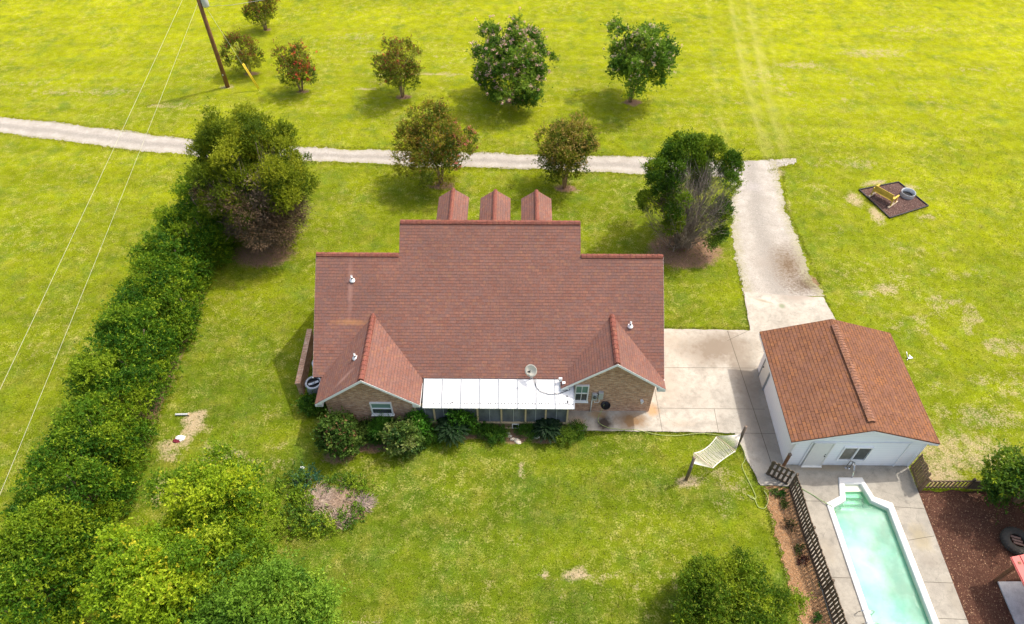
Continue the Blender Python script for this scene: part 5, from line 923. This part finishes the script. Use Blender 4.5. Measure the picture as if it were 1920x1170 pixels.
# grass blades: along edges and scattered on the lawns (stuff)
def grass():
    g = np.random.default_rng(77); P = []
    def along(a, b, n, w, side=0.): a, b = np.array(a), np.array(b); t = g.random((n, 1)); d = unit(b - a); nr = np.array([-d[1], d[0]]); P.append(a + (b - a) * t + nr * (g.normal(size=(n, 1)) * w + side))
    for i in range(3, len(MAIN_B) - 1):
        L = math.dist(MAIN_B[i], MAIN_B[i + 1]); along(MAIN_B[i], MAIN_B[i + 1], int(L * 60), .16, -.05); along(MAIN_T[i], MAIN_T[i + 1], int(L * 60), .16, .05)
    E = [((7.4, 25.5), (13.3, 25.4), 60, .06), ((13.3, 25.4), (13.6, 28.3), 60, -.0), ((7.2, 18.72), (11.0, 18.65), 70, -.04), ((2.8, 18.75), (7.2, 18.72), 60, -.04), ((11.05, 18.6), (11.62, 15.85), 70, -.06), ((11.8, 15.7), (11.85, 4.5), 60, -.1), ((18.3, 28), (18.4, 22.3), 60, 0.), ((13.6, 28.3), (14.9, 39), 40, .05), ((18.4, 28.2), (18.1, 36), 40, -.05), ((18.1, 36), (18.9, 40), 40, -.05), ((-9.4, 18.4), (-9.4, 28), 30, .1), ((19.1, 16.9), (19.2, 22.5), 40, -.1), ((23.6, 37.9), (24.66, 35), 40, -.1), ((24.66, 35), (27.6, 36.2), 40, -.1), ((23.6, 37.9), (26.6, 38.7), 40, .1)]
    for a, b, d, sd in E: along(a, b, int(math.dist(a, b) * d), .06, sd)
    # lawns
    n = 60000; q = np.stack([g.uniform(-30, 36, n), 8 + 38 * g.random(n) ** 1.35], -1); P.append(q)
    P = np.concatenate(P); x, y = P[:, 0], P[:, 1]
    bad = inpoly(x, y, [(p[0], p[1]) for p in PAD]) | ((x > 12.9) & (x < 19.1) & (y > 4) & (y < 23)) | ((x > 11.9) & (x < 13.3) & (y < 15.7)) | ((x > 18.7) & (y < 15.6)) | ((x > -9.4) & (x < 7) & (y > 19) & (y < 30)) | ((x > 13.9) & (x < 17.9) & (y > 28) & (y < 41)) | inpoly(x, y, [(23.7, 37.8), (26.5, 38.6), (27.5, 36.2), (24.7, 35.1)])
    yc = np.interp(x, [p[0] for p in MAIN_B], [p[1] for p in MAIN_B]); yt = np.interp(x, [p[0] for p in MAIN_T], [p[1] for p in MAIN_T]); bad |= (y > yc + .08) & (y < yt - .08) & (x < 18)
    P = P[~bad]; k = 3; P = np.repeat(P, k, 0) + g.normal(size=(len(P) * k, 2)) * .035; n = len(P); P3 = np.concatenate([P, np.full((n, 1), -.005)], -1); D = unit(g.normal(size=(n, 3)) * [.8, .8, .25] + [0, 0, .9]); D[:, 2] = np.abs(D[:, 2])
    ye = np.clip(.22 + .5 * np.clip((P[:, 1] - 16) / 46, 0, 1) + .2 * (g.random(n) - .5) + .17 * (P[:, 0] > 19) + .15 * (P[:, 0] < -21), 0, 1)[:, None]  # blades repeat the backlit yellowing painted into the turf
    c = np.array([.09, .16, .015]) * (1 - ye) + np.array([.36, .37, .01]) * ye; c *= .7 + .6 * g.random((n, 1)); dr = g.random(n) < .15; c[dr] = np.array([.4, .34, .14]) * (.7 + .5 * g.random((dr.sum(), 1)))
    V, Fc = leafcards(P3, D, g.normal(size=(n, 3)), .06 + .07 * g.random(n), .014 + .012 * g.random(n)); tag(npmesh('grass', V, Fc, M['leaf'], None, np.repeat(c, 4, 0)), 'short lawn grass blades', 'grass', kind='stuff')
grass()
def litter(name, n, region, cols, size, label, cat, seed, z=.035):
    g = np.random.default_rng(seed); P = np.stack([g.uniform(region[0], region[1], n), g.uniform(region[2], region[3], n)], -1)
    P = P[inpoly(P[:, 0], P[:, 1], region[4])]; n = len(P); P3 = np.concatenate([P, np.full((n, 1), z)], -1); D = unit(g.normal(size=(n, 3)) * [1, 1, .25]); D[:, 2] = np.abs(D[:, 2])
    c = np.array(cols[0]) + (np.array(cols[1]) - np.array(cols[0])) * g.random((n, 1)) ** 2; V, Fc = leafcards(P3, D, np.tile([0, 0, 1.], (n, 1)) + .4 * g.normal(size=(n, 3)), size * (.5 + g.random(n)), size * .5 * (.5 + g.random(n)))
    tag(npmesh(name, V, Fc, M['twig'], None, np.repeat(c, 4, 0)), label, cat, kind='stuff')
litter('mulch_chips', 9000, (18.6, 27, 8.5, 15.5, [(18.95, 15.4), (18.6, 8), (27, 8), (27, 15.4)]), ((.10, .04, .025), (.50, .30, .18)), .055, 'loose bark chips over the play yard', 'mulch', 3)
litter('mulch_chips', 5000, (23, 28, 34.5, 39, [(23.62, 37.89), (26.58, 38.71), (27.61, 36.2), (24.66, 35.01)]), ((.08, .045, .035), (.40, .28, .24)), .06, 'dark chips inside the fire pit bed', 'mulch', 4)
litter('sand_debris', 5000, (11.7, 13.1, 8.5, 15.7, [(11.75, 15.7), (11.75, 8), (13.1, 8), (13.0, 15.7)]), ((.20, .11, .05), (.66, .48, .30)), .04, 'straw and leaf bits over the sand strip', 'debris', 5, .03)
litter('fallen_leaves', 1500, (9, 12.5, 30.5, 34, [(9, 30.6), (12.3, 30.6), (12.6, 33.5), (8.8, 33.5)]), ((.12, .07, .04), (.42, .30, .2)), .07, 'dry needles under the right cedar', 'leaf litter', 6, .01)
